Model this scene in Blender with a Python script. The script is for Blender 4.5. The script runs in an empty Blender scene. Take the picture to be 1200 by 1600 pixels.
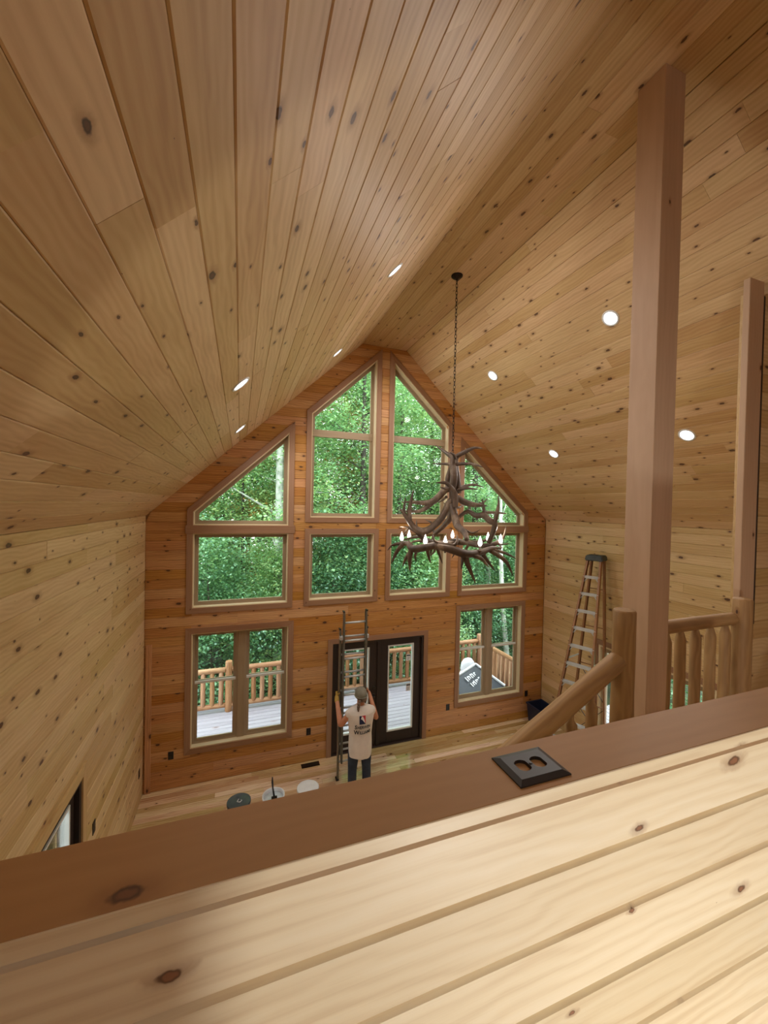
import bpy, bmesh, math, random
from mathutils import Vector, Matrix
from mathutils.bvhtree import BVHTree
random.seed(11)
SC = bpy.context.scene
COL = SC.collection
V = Vector

# ------------------------------------------------------------------ camera
EYE = 4.66                      # eye height above the great-room floor
f_px, yaw, pit, rol = 615.77, 0.349924, -0.0147915, 0.0214754
fwd = V((math.sin(yaw)*math.cos(pit), math.cos(yaw)*math.cos(pit), math.sin(pit)))
rt = V((math.cos(yaw), -math.sin(yaw), 0)); up = rt.cross(fwd)
r2 = math.cos(rol)*rt + math.sin(rol)*up
u2 = -math.sin(rol)*rt + math.cos(rol)*up
cam = bpy.data.cameras.new('camera'); cam_o = bpy.data.objects.new('camera', cam); COL.objects.link(cam_o)
cam.sensor_fit = 'HORIZONTAL'; cam.sensor_width = 36.0
cam.lens = f_px*36.0/1200.0
cam.clip_start = 0.02; cam.clip_end = 300
M = Matrix((r2, u2, -fwd)).transposed().to_4x4(); M.translation = V((0, 0, EYE))
cam_o.matrix_world = M
SC.camera = cam_o

# ------------------------------------------------------------------ sky, exposure
w = bpy.data.worlds.new('sky'); SC.world = w; w.use_nodes = True
nt = w.node_tree; nt.nodes.clear()
wo = nt.nodes.new('ShaderNodeOutputWorld'); bg = nt.nodes.new('ShaderNodeBackground')
tc = nt.nodes.new('ShaderNodeTexCoord'); sep = nt.nodes.new('ShaderNodeSeparateXYZ')
rmp = nt.nodes.new('ShaderNodeValToRGB')
rmp.color_ramp.elements[0].position = 0.0; rmp.color_ramp.elements[0].color = (0.90, 0.95, 0.97, 1)
rmp.color_ramp.elements[1].position = 0.6; rmp.color_ramp.elements[1].color = (0.82, 0.91, 1.0, 1)
nt.links.new(tc.outputs['Generated'], sep.inputs[0]); nt.links.new(sep.outputs['Z'], rmp.inputs[0])
nt.links.new(rmp.outputs[0], bg.inputs[0]); bg.inputs[1].default_value = 6.5
nt.links.new(bg.outputs[0], wo.inputs[0])
SC.view_settings.view_transform = 'Standard'; SC.view_settings.look = 'None'
SC.view_settings.exposure = 0.0; SC.view_settings.gamma = 1.0
SC.view_settings.use_curve_mapping = False
SC.cycles.max_bounces = 8; SC.cycles.diffuse_bounces = 5; SC.cycles.transparent_max_bounces = 12
SC.cycles.sample_clamp_indirect = 6.0; SC.cycles.caustics_reflective = False; SC.cycles.caustics_refractive = False
SC.cycles.use_denoising = True

DOWN_W = 15.5        # watts of one recessed light
DOWN_COL = (1.0, 0.95, 0.90)
CANDLE_W = 1.1
ASSUMED_WORK_W = 104.0  # watts of the assumed lamp added behind the viewer
ASSUMED_WORK_AZ = 10.5  # aim of that lamp; its cone edge imitates a shadow at the left

# ------------------------------------------------------------------ room numbers
XL, XR, D = -1.39, 6.48, 7.10
ZE, ZF, SLOPE = 4.43, 7.68, 0.9312
FX0, FX1 = XL+(ZF-ZE)/SLOPE, XR-(ZF-ZE)/SLOPE      # flat strip under the ridge
YB = -3.4                                           # back of the loft
ROW = 0.155
LOFT = 2.94
CAP = 4.13

# ------------------------------------------------------------------ materials
def rgb(r, g, b):
    def l(c):
        c /= 255.0
        return c/12.92 if c <= 0.04045 else ((c+0.055)/1.055)**2.4
    return (l(r), l(g), l(b), 1)

class NT:
    def __init__(s, name):
        s.m = bpy.data.materials.new(name); s.m.use_nodes = True
        s.t = s.m.node_tree; s.t.nodes.clear()
        s.out = s.n('ShaderNodeOutputMaterial')
    def n(s, typ, **kw):
        x = s.t.nodes.new(typ)
        for k, v in kw.items(): setattr(x, k, v)
        return x
    def l(s, a, b): s.t.links.new(a, b)
    def put(s, sock, v):
        if hasattr(v, 'is_output') or isinstance(v, bpy.types.NodeSocket): s.l(v, sock)
        else: sock.default_value = v
    def math(s, op, a, b=None, c=None, clamp=False):
        x = s.n('ShaderNodeMath', operation=op, use_clamp=clamp); s.put(x.inputs[0], a)
        if b is not None: s.put(x.inputs[1], b)
        if c is not None: s.put(x.inputs[2], c)
        return x.outputs[0]
    def vmath(s, op, a, b=None):
        x = s.n('ShaderNodeVectorMath', operation=op); s.put(x.inputs[0], a)
        if b is not None: s.put(x.inputs[1], b)
        return x.outputs[0]
    def mix(s, f, a, b, typ='MIX'):
        x = s.n('ShaderNodeMix', data_type='RGBA', blend_type=typ); s.put(x.inputs[0], f)
        s.put(x.inputs[6], a); s.put(x.inputs[7], b); return x.outputs[2]
    def ramp(s, f, stops):
        x = s.n('ShaderNodeValToRGB'); e = x.color_ramp.elements
        while len(e) < len(stops): e.new(0.5)
        for i, (p, c) in enumerate(stops): e[i].position = p; e[i].color = c
        s.put(x.inputs[0], f); return x.outputs[0]
    def noise(s, vec, scale, detail=3, rough=0.55, dist=0.0):
        x = s.n('ShaderNodeTexNoise'); s.put(x.inputs['Vector'], vec); x.inputs['Scale'].default_value = scale
        x.inputs['Detail'].default_value = detail; x.inputs['Roughness'].default_value = rough
        x.inputs['Distortion'].default_value = dist; return x.outputs['Fac']
    def bsdf(s, **kw):
        b = s.n('ShaderNodeBsdfPrincipled')
        for k, v in kw.items(): s.put(b.inputs[k.replace('_', ' ')], v)
        s.l(b.outputs[0], s.out.inputs[0]); return b
    def bump(s, h, strength=0.2, dist=0.01):
        x = s.n('ShaderNodeBump'); x.inputs['Strength'].default_value = strength
        x.inputs['Distance'].default_value = dist; s.put(x.inputs['Height'], h); return x.outputs[0]

def plain(name, col, rough=0.5, metal=0.0, vary=0.08, scale=12.0, **kw):
    t = NT(name); co = t.n('ShaderNodeTexCoord').outputs['Object']
    n = t.noise(co, scale, 4)
    dark = tuple(c*(1-vary*2) for c in col[:3])+(1,); lite = tuple(min(1, c*(1+vary)) for c in col[:3])+(1,)
    c = t.ramp(n, [(0.3, dark), (0.7, lite)])
    b = t.bsdf(Base_Color=c, Roughness=rough, Metallic=metal)
    for k, v in kw.items(): t.put(b.inputs[k.replace('_', ' ')], v)
    return t.m

def wood(name, light, mid, dark, knot=0.62, kscale=4.2, ksize=1.0, rough=0.38, vary=1.0, grain=1.0, coat=0.0, kcol=(52, 30, 18), tall=False, fine=26.0):
    """pine with the grain along local x; knots are the board's own"""
    t = NT(name)
    co = t.n('ShaderNodeTexCoord').outputs['Object']
    rnd = t.n('ShaderNodeObjectInfo').outputs['Random']
    off = t.n('ShaderNodeCombineXYZ')
    t.put(off.inputs[0], t.math('MULTIPLY', rnd, 137.0)); t.put(off.inputs[1], t.math('MULTIPLY', rnd, 71.0)); t.put(off.inputs[2], t.math('MULTIPLY', rnd, 33.0))
    p = t.vmath('ADD', co, off.outputs[0])
    # knots
    vo = t.n('ShaderNodeTexVoronoi', voronoi_dimensions='3D' if tall else '2D', feature='F1')
    kp = t.vmath('MULTIPLY', p, (0.5, 1.0, 1.0)); t.put(vo.inputs['Vector'], kp); vo.inputs['Scale'].default_value = kscale
    vo.inputs['Randomness'].default_value = 1.0
    dist = t.math('DIVIDE', vo.outputs['Distance'], kscale)
    sp = t.n('ShaderNodeSeparateColor'); t.l(vo.outputs['Color'], sp.inputs[0])
    wob = t.math('MULTIPLY', t.math('SUBTRACT', t.noise(p, 45, 2), 0.5), 0.012)
    dist = t.math('ADD', dist, wob)
    keep = t.math('LESS_THAN', sp.outputs[0], knot)
    rad = t.math('MULTIPLY', t.math('ADD', t.math('MULTIPLY', t.math('POWER', sp.outputs[1], 2.0), 0.013*ksize), 0.0055*ksize), keep)
    q = t.math('DIVIDE', dist, t.math('ADD', rad, 0.0001))
    core = t.n('ShaderNodeMapRange', interpolation_type='SMOOTHSTEP'); t.put(core.inputs[0], q)
    core.inputs[1].default_value = 0.75; core.inputs[2].default_value = 1.25; core.inputs[3].default_value = 1; core.inputs[4].default_value = 0
    halo = t.n('ShaderNodeMapRange', interpolation_type='SMOOTHSTEP'); t.put(halo.inputs[0], q)
    halo.inputs[1].default_value = 0.9; halo.inputs[2].default_value = 3.2; halo.inputs[3].default_value = 1; halo.inputs[4].default_value = 0
    # grain bent round the knots
    bend = t.math('MULTIPLY', halo.outputs[0], 0.018)
    bx = t.n('ShaderNodeCombineXYZ'); t.put(bx.inputs[1], bend); bx.inputs[0].default_value = 0; bx.inputs[2].default_value = 0
    gp = t.vmath('ADD', p, bx.outputs[0])
    g1 = t.noise(t.vmath('MULTIPLY', gp, (0.9, fine, fine)), 1.6, 5, 0.62, 0.6)
    g2 = t.noise(t.vmath('MULTIPLY', gp, (0.55, 5.0, 5.0)), 1.7, 3, 0.5, 0.8)
    wv = t.n('ShaderNodeTexWave', wave_type='BANDS', bands_direction='Y')
    t.put(wv.inputs['Vector'], t.vmath('MULTIPLY', gp, (0.35, 1.0, 1.0))); wv.inputs['Scale'].default_value = 9.0
    wv.inputs['Distortion'].default_value = 9.0; wv.inputs['Detail'].default_value = 2.5; wv.inputs['Detail Scale'].default_value = 0.9
    gmix = t.math('ADD', t.math('MULTIPLY', g1, 0.42*grain), t.math('ADD', t.math('MULTIPLY', g2, 0.5), t.math('MULTIPLY', wv.outputs['Fac'], 0.16*grain)))
    c = t.ramp(gmix, [(0.25, rgb(*light)), (0.52, rgb(*mid)), (0.82, rgb(*dark))])
    # board-to-board tone
    wn = t.n('ShaderNodeTexWhiteNoise', noise_dimensions='1D'); t.put(wn.inputs['W'], t.math('MULTIPLY', rnd, 977.0))
    hs = t.n('ShaderNodeHueSaturation')
    t.put(hs.inputs['Hue'], t.math('ADD', 0.5, t.math('MULTIPLY', t.math('SUBTRACT', rnd, 0.55), 0.012*vary)))
    t.put(hs.inputs['Saturation'], t.math('ADD', 1.0, t.math('MULTIPLY', t.math('SUBTRACT', wn.outputs['Value'], 0.5), 0.22*vary)))
    t.put(hs.inputs['Value'], t.math('ADD', 1.0, t.math('MULTIPLY', t.math('SUBTRACT', wn.outputs['Value'], 0.55), -0.30*vary)))
    t.l(c, hs.inputs['Color']); c = hs.outputs[0]
    c = t.mix(t.math('MULTIPLY', halo.outputs[0], 0.42), c, rgb(128, 78, 40))
    heart = t.n('ShaderNodeMapRange', interpolation_type='SMOOTHSTEP'); t.put(heart.inputs[0], q)
    heart.inputs[1].default_value = 0.35; heart.inputs[2].default_value = 0.8; heart.inputs[3].default_value = 0.6; heart.inputs[4].default_value = 0
    kc = t.mix(heart.outputs[0], rgb(*kcol), rgb(min(255, kcol[0]*1.75), min(255, kcol[1]*1.75), min(255, kcol[2]*1.75)))
    c = t.mix(t.math('MULTIPLY', core.outputs[0], 0.93), c, kc)
    nb = t.bump(g1, 0.05, 0.004)
    b = t.bsdf(Base_Color=c, Roughness=rough, Normal=nb)
    if coat: b.inputs['Coat Weight'].default_value = coat; b.inputs['Coat Roughness'].default_value = 0.03; b.inputs['Coat IOR'].default_value = 2.0
    return t.m

MT = {}
MT['ceil'] = wood('ceiling_pine', (214, 184, 138), (198, 164, 118), (170, 132, 90), rough=0.5, ksize=0.9, grain=0.8, knot=0.85, kscale=5.0, vary=0.8, kcol=(60, 37, 22))
MT['wall'] = wood('wall_pine', (218, 192, 144), (202, 172, 122), (176, 140, 94), rough=0.5, ksize=1.0, grain=0.8, knot=0.85, kscale=5.0, vary=0.8, kcol=(60, 37, 22))
MT['far'] = wood('dimmed_far_wall_pine', (208, 160, 100), (186, 134, 78), (144, 98, 54), rough=0.5, vary=1.0, knot=0.85, kscale=4.6, ksize=1.1)  # the backlit gable's dimmer look is put into this deeper orange
MT['trim'] = wood('trim_pine', (158, 122, 92), (146, 108, 80), (124, 88, 64), knot=0.1, rough=0.5, vary=0.4, grain=0.6)
MT['jamb'] = wood('jamb_pine', (232, 216, 180), (222, 204, 164), (204, 182, 142), knot=0.0, rough=0.45, vary=0.3, grain=0.5)
MT['sash'] = wood('sash_wood', (168, 148, 120), (152, 132, 104), (134, 112, 88), knot=0.0, rough=0.45, vary=0.3, grain=0.5)
MT['cap'] = wood('shaded_cap_pine', (178, 136, 86), (168, 126, 77), (150, 108, 64), knot=0.6, kscale=2.2, ksize=1.7, rough=0.6, vary=0.2, grain=0.5, fine=40.0, kcol=(78, 52, 34))  # shade on the cap top is put into this darker brown
MT['post'] = wood('post_pine', (196, 164, 134), (184, 152, 122), (166, 132, 104), knot=0.12, rough=0.55, vary=0.2, grain=0.4)
MT['half'] = wood('half_wall_pine', (236, 224, 196), (228, 212, 178), (206, 182, 144), knot=0.75, kscale=4.4, ksize=0.6, rough=0.42, vary=0.6, grain=0.95, fine=60.0, kcol=(92, 62, 44))
MT['floorw'] = wood('hickory_floor', (240, 220, 184), (222, 194, 150), (164, 118, 80), knot=0.3, rough=0.12, vary=2.6, coat=1.0)
MT['log'] = wood('peeled_log', (184, 150, 102), (162, 127, 82), (130, 97, 60), knot=0.6, kscale=5, ksize=0.9, rough=0.6, vary=0.4, tall=True)
MT['decklog'] = wood('shaded_deck_log', (190, 152, 114), (160, 118, 80), (114, 80, 54), knot=0.5, kscale=5, rough=0.6, vary=0.9, tall=True)  # log colour darkened to hold the shade on the deck railing
MT['deck'] = wood('weathered_deck', (176, 172, 176), (160, 155, 160), (132, 127, 131), knot=0.25, rough=0.5, vary=0.5, kcol=(86, 80, 80))
MT['door'] = wood('dark_door', (52, 36, 28), (42, 29, 23), (30, 21, 17), knot=0.0, rough=0.5, vary=0.2)
MT['white'] = plain('white_plastic', rgb(228, 230, 232), 0.4, vary=0.03)
MT['sashw'] = plain('white_glazing_bead', rgb(216, 216, 210), 0.45, vary=0.03)
MT['black'] = plain('black_plastic', rgb(26, 25, 25), 0.38, vary=0.1)
MT['outlet'] = plain('black_outlet_plate', rgb(38, 34, 32), 0.42, vary=0.08)
MT['iron'] = plain('dark_bronze', rgb(44, 34, 26), 0.45, 0.7, vary=0.15)
MT['alu'] = plain('aluminium', rgb(206, 210, 210), 0.4, 0.35, vary=0.05)
MT['aludull'] = plain('dull_aluminium', rgb(142, 140, 128), 0.4, 0.6, vary=0.12)
MT['fibre'] = plain('orange_brown_fibreglass', rgb(150, 106, 68), 0.45, vary=0.1)
MT['capgrey'] = plain('grey_ladder_cap', rgb(66, 74, 74), 0.6, vary=0.18)
MT['skin'] = plain('skin', rgb(196, 132, 96), 0.5, vary=0.06)
MT['shirt'] = plain('white_cotton', rgb(226, 216, 206), 0.85, vary=0.05, scale=7)
MT['jeans'] = plain('blue_denim', rgb(44, 54, 70), 0.85, vary=0.22, scale=9)
MT['boot'] = plain('brown_leather', rgb(70, 52, 40), 0.7)
MT['hair'] = plain('grey_brown_hair', rgb(120, 98, 80), 0.7, vary=0.25, scale=60)
MT['capcloth'] = plain('grey_cap_cloth', rgb(132, 128, 112), 0.85, vary=0.12)
MT['glove'] = plain('yellow_glove', rgb(182, 146, 62), 0.75, vary=0.15)
MT['print_dark'] = plain('shirt_print_dark', rgb(30, 34, 44), 0.8)
MT['print_blue'] = plain('shirt_print_navy', rgb(28, 36, 74), 0.8)
MT['print_red'] = plain('shirt_print_red', rgb(206, 52, 62), 0.8)
MT['print_white'] = plain('shirt_print_white', rgb(240, 236, 232), 0.8)
MT['bin'] = plain('navy_plastic', rgb(34, 42, 66), 0.45)
MT['bucketgrey'] = plain('grey_bucket', rgb(74, 80, 88), 0.4)
MT['paint'] = plain('grey_paint', rgb(206, 216, 222), 0.2)
MT['tarp'] = plain('black_wrap', rgb(20, 26, 34), 0.55, vary=0.3, scale=5)
MT['bark'] = plain('bark', rgb(84, 78, 68), 0.9, vary=0.3, scale=9)
MT['paleb'] = plain('pale_bark', rgb(192, 196, 184), 0.8, vary=0.3, scale=4)
MT['ground'] = plain('forest_floor', rgb(74, 84, 48), 0.95, vary=0.4, scale=1.2)

def antler_mat():
    t = NT('antler'); co = t.n('ShaderNodeTexCoord').outputs['Object']
    n = t.noise(t.vmath('MULTIPLY', co, (1, 1, 0.5)), 5, 5, 0.65)
    c = t.ramp(n, [(0.3, rgb(50, 40, 33)), (0.55, rgb(98, 80, 66)), (0.78, rgb(176, 156, 132))])
    t.bsdf(Base_Color=c, Roughness=0.5, Normal=t.bump(t.noise(co, 40, 3), 0.3, 0.004)); return t.m
MT['antler'] = antler_mat()

def leaf_mat(name, a, b, c2):
    t = NT(name)
    geo = t.n('ShaderNodeNewGeometry'); co = t.n('ShaderNodeTexCoord').outputs['Object']
    rpi = geo.outputs['Random Per Island']
    n = t.noise(co, 0.6, 3)
    rnd = t.n('ShaderNodeObjectInfo').outputs['Random']
    f = t.math('ADD', t.math('MULTIPLY', rpi, 0.5), t.math('ADD', t.math('MULTIPLY', n, 0.6), t.math('MULTIPLY', t.math('SUBTRACT', rnd, 0.5), 0.5)))
    c = t.ramp(f, [(0.25, rgb(*a)), (0.55, rgb(*b)), (0.9, rgb(*c2))])
    d = t.n('ShaderNodeBsdfDiffuse'); t.l(c, d.inputs[0])
    tr = t.n('ShaderNodeBsdfTranslucent'); t.l(t.mix(0.5, c, rgb(176, 208, 112)), tr.inputs[0])
    gl = t.n('ShaderNodeBsdfGlossy'); gl.inputs['Roughness'].default_value = 0.35; gl.inputs[0].default_value = (0.8, 0.95, 0.9, 1)
    m1 = t.n('ShaderNodeMixShader'); m1.inputs[0].default_value = 0.42; t.l(d.outputs[0], m1.inputs[1]); t.l(tr.outputs[0], m1.inputs[2])
    m2 = t.n('ShaderNodeMixShader'); m2.inputs[0].default_value = 0.10; t.l(m1.outputs[0], m2.inputs[1]); t.l(gl.outputs[0], m2.inputs[2])
    t.l(m2.outputs[0], t.out.inputs[0]); return t.m
MT['leaf'] = leaf_mat('green_leaves', (116, 166, 118), (160, 202, 140), (214, 230, 150))
MT['leafdark'] = leaf_mat('dark_leaves', (78, 122, 90), (106, 156, 112), (146, 188, 124))
MT['leaforange'] = leaf_mat('turning_leaves', (126, 170, 80), (206, 178, 88), (214, 132, 72))

def glass_mat():
    t = NT('window_glass')
    tr = t.n('ShaderNodeBsdfTransparent'); tr.inputs[0].default_value = (0.95, 0.97, 0.96, 1)
    gl = t.n('ShaderNodeBsdfGlossy'); gl.inputs['Roughness'].default_value = 0.02
    fr = t.n('ShaderNodeFresnel'); fr.inputs[0].default_value = 1.22
    mx = t.n('ShaderNodeMixShader'); t.l(t.math('MULTIPLY', fr.outputs[0], 0.8), mx.inputs[0]); t.l(tr.outputs[0], mx.inputs[1]); t.l(gl.outputs[0], mx.inputs[2])
    t.l(mx.outputs[0], t.out.inputs[0]); return t.m
MT['glass'] = glass_mat()
def emit(name, col, s):
    t = NT(name); e = t.n('ShaderNodeEmission'); e.inputs[0].default_value = (*col, 1); e.inputs[1].default_value = s
    t.l(e.outputs[0], t.out.inputs[0]); return t.m
MT['lens'] = emit('lamp_lens', (0.94, 0.97, 1.0), 9.0)
MT['flame'] = emit('candle_bulb', (1.0, 0.93, 0.84), 7.0)

# ------------------------------------------------------------------ objects
WM = {}          # world matrix of every object by name
def reg(o, W, parent=None):
    COL.objects.link(o)
    if parent is not None:
        o.parent = parent; o.matrix_parent_inverse = WM[parent.name].inverted(); o.matrix_basis = W
    else: o.matrix_world = W
    WM[o.name] = W.copy()
    return o
def tag(o, label, cat, group=None, kind=None):
    if label: o['label'] = label
    if cat: o['category'] = cat
    if group: o['group'] = group
    if kind: o['kind'] = kind
    return o
def thing(name, label, cat, loc=(0, 0, 0), group=None, kind=None, parent=None):
    o = bpy.data.objects.new(name, None); o.empty_display_size = 0.1
    reg(o, Matrix.Translation(V(loc)), parent)
    return tag(o, label, cat, group, kind)
def mesh_obj(name, verts, faces, mat, parent=None, W=None, smooth=False):
    """verts are world coordinates unless a matrix W is given (then local)"""
    if W is None:
        n = len(verts); lo = V([min(v[i] for v in verts) for i in range(3)]); hi = V([max(v[i] for v in verts) for i in range(3)])
        c = (lo+hi)/2; W = Matrix.Translation(c); verts = [V(v)-c for v in verts]
    me = bpy.data.meshes.new(name); me.from_pydata([tuple(v) for v in verts], [], faces)
    me.materials.append(MT[mat] if isinstance(mat, str) else mat)
    if smooth: me.polygons.foreach_set('use_smooth', [True]*len(me.polygons))
    me.update()
    return reg(bpy.data.objects.new(name, me), W, parent)

class MB:
    """collects shapes in world coordinates and links them as one mesh object"""
    def __init__(s): s.v = []; s.f = []
    def add(s, vs, fs):
        n = len(s.v); s.v += [V(v) for v in vs]; s.f += [tuple(i+n for i in f) for f in fs]; return s
    def box(s, lo, hi, ch=0.0):
        (x0, y0, z0), (x1, y1, z1) = lo, hi
        if ch <= 0:
            return s.add([(x0, y0, z0), (x1, y0, z0), (x1, y1, z0), (x0, y1, z0), (x0, y0, z1), (x1, y0, z1), (x1, y1, z1), (x0, y1, z1)],
                  [(0, 3, 2, 1), (4, 5, 6, 7), (0, 1, 5, 4), (1, 2, 6, 5), (2, 3, 7, 6), (3, 0, 4, 7)])
        bm = bmesh.new(); bmesh.ops.create_cube(bm, size=1)
        for v in bm.verts: v.co = V((x0+(v.co.x+.5)*(x1-x0), y0+(v.co.y+.5)*(y1-y0), z0+(v.co.z+.5)*(z1-z0)))
        bmesh.ops.bevel(bm, geom=bm.edges[:], offset=ch, segments=1, affect='EDGES')
        bm.verts.index_update(); s.add([v.co.copy() for v in bm.verts], [tuple(v.index for v in f.verts) for f in bm.faces]); bm.free(); return s
    def obox(s, c, ax, ay, az, sx, sy, sz):
        c = V(c); vs = []
        for z in (-1, 1):
            for x, y in ((-1, -1), (1, -1), (1, 1), (-1, 1)): vs.append(c+ax*(x*sx/2)+ay*(y*sy/2)+az*(z*sz/2))
        return s.add(vs, [(0, 3, 2, 1), (4, 5, 6, 7), (0, 1, 5, 4), (1, 2, 6, 5), (2, 3, 7, 6), (3, 0, 4, 7)])
    def bar(s, a, b, wid, thick, upv=(0, 0, 1)):
        a = V(a); b = V(b); x = (b-a).normalized(); y = V(upv).cross(x)
        if y.length < 1e-4: y = V((0, 1, 0)).cross(x)
        y.normalize(); z = x.cross(y)
        return s.obox((a+b)/2, x, y, z, (b-a).length, wid, thick)
    def tube(s, pts, rad, n=8, cap=True):
        pts = [V(p) for p in pts]; k = len(pts)
        if not hasattr(rad, '__len__'): rad = [rad]*k
        t0 = (pts[1]-pts[0]).normalized(); ref = V((0, 0, 1)) if abs(t0.z) < 0.9 else V((1, 0, 0))
        u = ref.cross(t0).normalized(); vs = []; fs = []
        for i in range(k):
            t = ((pts[min(i+1, k-1)]-pts[i]).normalized()+(pts[i]-pts[max(i-1, 0)]).normalized())
            t = t.normalized() if t.length > 1e-6 else t0
            u = (u-t*u.dot(t)).normalized(); w_ = t.cross(u)
            for j in range(n):
                a = 2*math.pi*j/n; vs.append(pts[i]+(u*math.cos(a)+w_*math.sin(a))*rad[i])
        for i in range(k-1):
            for j in range(n): fs.append((i*n+j, i*n+(j+1) % n, (i+1)*n+(j+1) % n, (i+1)*n+j))
        if cap: fs.append(tuple(range(n-1, -1, -1))); fs.append(tuple((k-1)*n+j for j in range(n)))
        return s.add(vs, fs)
    def lathe(s, c, prof, n=24, axis='Z', sx=1.0, sy=1.0):
        c = V(c); vs = []; fs = []; k = len(prof)
        for r, h in prof:
            for j in range(n):
                a = 2*math.pi*j/n; p = V((r*sx*math.cos(a), r*sy*math.sin(a), h))
                if axis == 'Y': p = V((p.x, p.z, p.y))
                vs.append(c+p)
        for i in range(k-1):
            for j in range(n): fs.append((i*n+j, i*n+(j+1) % n, (i+1)*n+(j+1) % n, (i+1)*n+j))
        fs.append(tuple(range(n-1, -1, -1))); fs.append(tuple((k-1)*n+j for j in range(n)))
        return s.add(vs, fs)
    def ball(s, c, rx, ry=None, rz=None, n=12, m=8):
        ry = ry or rx; rz = rz or rx
        c = V(c); vs = [c+V((0, 0, -rz))]; fs = []
        for i in range(1, m):
            t = math.pi*i/m
            for j in range(n):
                a = 2*math.pi*j/n; vs.append(c+V((rx*math.sin(t)*math.cos(a), ry*math.sin(t)*math.sin(a), -rz*math.cos(t))))
        vs.append(c+V((0, 0, rz))); e = len(vs)-1
        for j in range(n):
            fs.append((0, 1+(j+1) % n, 1+j)); fs.append((e, 1+(m-2)*n+j, 1+(m-2)*n+(j+1) % n))
        for i in range(m-2):
            for j in range(n): fs.append((1+i*n+j, 1+i*n+(j+1) % n, 1+(i+1)*n+(j+1) % n, 1+(i+1)*n+j))
        return s.add(vs, fs)
    def prism(s, poly, d):
        """poly: world points of a planar polygon, extruded by vector d"""
        n = len(poly); a = [V(p) for p in poly]; b = [p+V(d) for p in a]
        return s.add(a+b, [tuple(range(n-1, -1, -1)), tuple(range(n, 2*n))]+[(i, (i+1) % n, n+(i+1) % n, n+i) for i in range(n)])
    def build(s, name, mat, parent=None, smooth=False):
        return mesh_obj(name, s.v, s.f, mat, parent, None, smooth)

def frame_mat(o, U, Vv, N):
    W = Matrix((U, Vv, N)).transposed().to_4x4(); W.translation = o; return W
def board(name, a, b, wdir, wid, thick, mat, parent=None, ch=0.003):
    """a straight sawn board from a to b, grain along it; a bevelled box in its own frame"""
    a = V(a); b = V(b); x = (b-a).normalized(); y = V(wdir); y = (y-x*y.dot(x)).normalized(); z = x.cross(y)
    t = MB(); L = (b-a).length
    t.box((-L/2, -wid/2, -thick/2), (L/2, wid/2, thick/2), ch)
    return mesh_obj(name, t.v, t.f, mat, parent, frame_mat((a+b)/2, x, y, z))
def log(name, a, b, r0, r1, mat, parent=None, n=14, seed=0, wob=0.02, tip=0.0, seg=9):
    """a peeled log: slightly crooked, lumpy, ends eased (tip>0: cut to a tenon cone)"""
    rr = random.Random(seed); a = V(a); b = V(b); L = (b-a).length
    x = (b-a).normalized(); y = V((0, 0, 1)).cross(x)
    if y.length < 1e-3: y = V((0, 1, 0)).cross(x)
    y.normalize(); z = x.cross(y)
    pts, rad = [], []
    p1, p2 = rr.uniform(0, 6), rr.uniform(0, 6)
    st = [i/(seg-1) for i in range(seg)]
    if tip: st = sorted(set(st+[tip/L, 1-tip/L]))
    for s in st:
        r = (r0+(r1-r0)*s)*(1+rr.uniform(-wob, wob)*1.5)
        if tip and (s < tip/L-1e-6 or s > 1-tip/L+1e-6): r *= 0.45
        pts.append(V((-L/2+L*s, wob*L*0.15*math.sin(p1+4*s), wob*L*0.15*math.sin(p2+3*s)))); rad.append(r)
    e = 0.012
    pts = [pts[0]]+[pts[0]+V((e, 0, 0))]+pts[1:-1]+[pts[-1]-V((e, 0, 0)), pts[-1]]
    rad = [rad[0]*0.88]+rad+[rad[-1]*0.88]
    t = MB(); t.tube(pts, rad, n)
    o = mesh_obj(name, t.v, t.f, mat, parent, frame_mat((a+b)/2, x, y, z))
    o.data.polygons.foreach_set('use_smooth', [len(p.vertices) == 4 for p in o.data.polygons]); return o

# planks: quads in a plane, chamfered long edges
def plank(parent, O, U, Vv, N, ub0, ub1, ut0, ut1, v0, v1, mat, t=0.018, ch=0.005, name='plank', gap=0.0006, dep=None):
    dep = dep or ch
    v0 += gap; v1 -= gap; ub0 += gap; ut0 += gap; ub1 -= gap; ut1 -= gap
    if max(ub1-ub0, ut1-ut0) < 0.012 or v1-v0 < 0.008: return None
    if ub1 < ub0: ub0 = ub1 = (ub0+ub1)/2
    if ut1 < ut0: ut0 = ut1 = (ut0+ut1)/2
    ch = min(ch, (v1-v0)*0.25); h = v1-v0; q = ch/h
    j = random.uniform(-0.0012, 0.0012); cu = (ub0+ub1+ut0+ut1)/4; cv = (v0+v1)/2
    L = lambda a, b: a+(b-a)*q
    P = [(ub0, v0, -t), (ub1, v0, -t), (ut1, v1, -t), (ut0, v1, -t),
         (ub0, v0, -dep), (ub1, v0, -dep), (ut1, v1, -dep), (ut0, v1, -dep),
         (L(ub0, ut0), v0+ch, j), (L(ub1, ut1), v0+ch, j), (L(ut1, ub1), v1-ch, j), (L(ut0, ub0), v1-ch, j)]
    F = [(0, 3, 2, 1), (0, 1, 5, 4), (1, 2, 6, 5), (2, 3, 7, 6), (3, 0, 4, 7), (4, 5, 9, 8), (5, 6, 10, 9), (6, 7, 11, 10), (7, 4, 8, 11), (8, 9, 10, 11)]
    P = [(a-cu, b-cv, c) for a, b, c in P]
    return mesh_obj(name, P, F, mat, parent, frame_mat(V(O)+U*cu+Vv*cv, U, Vv, N))
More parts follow.
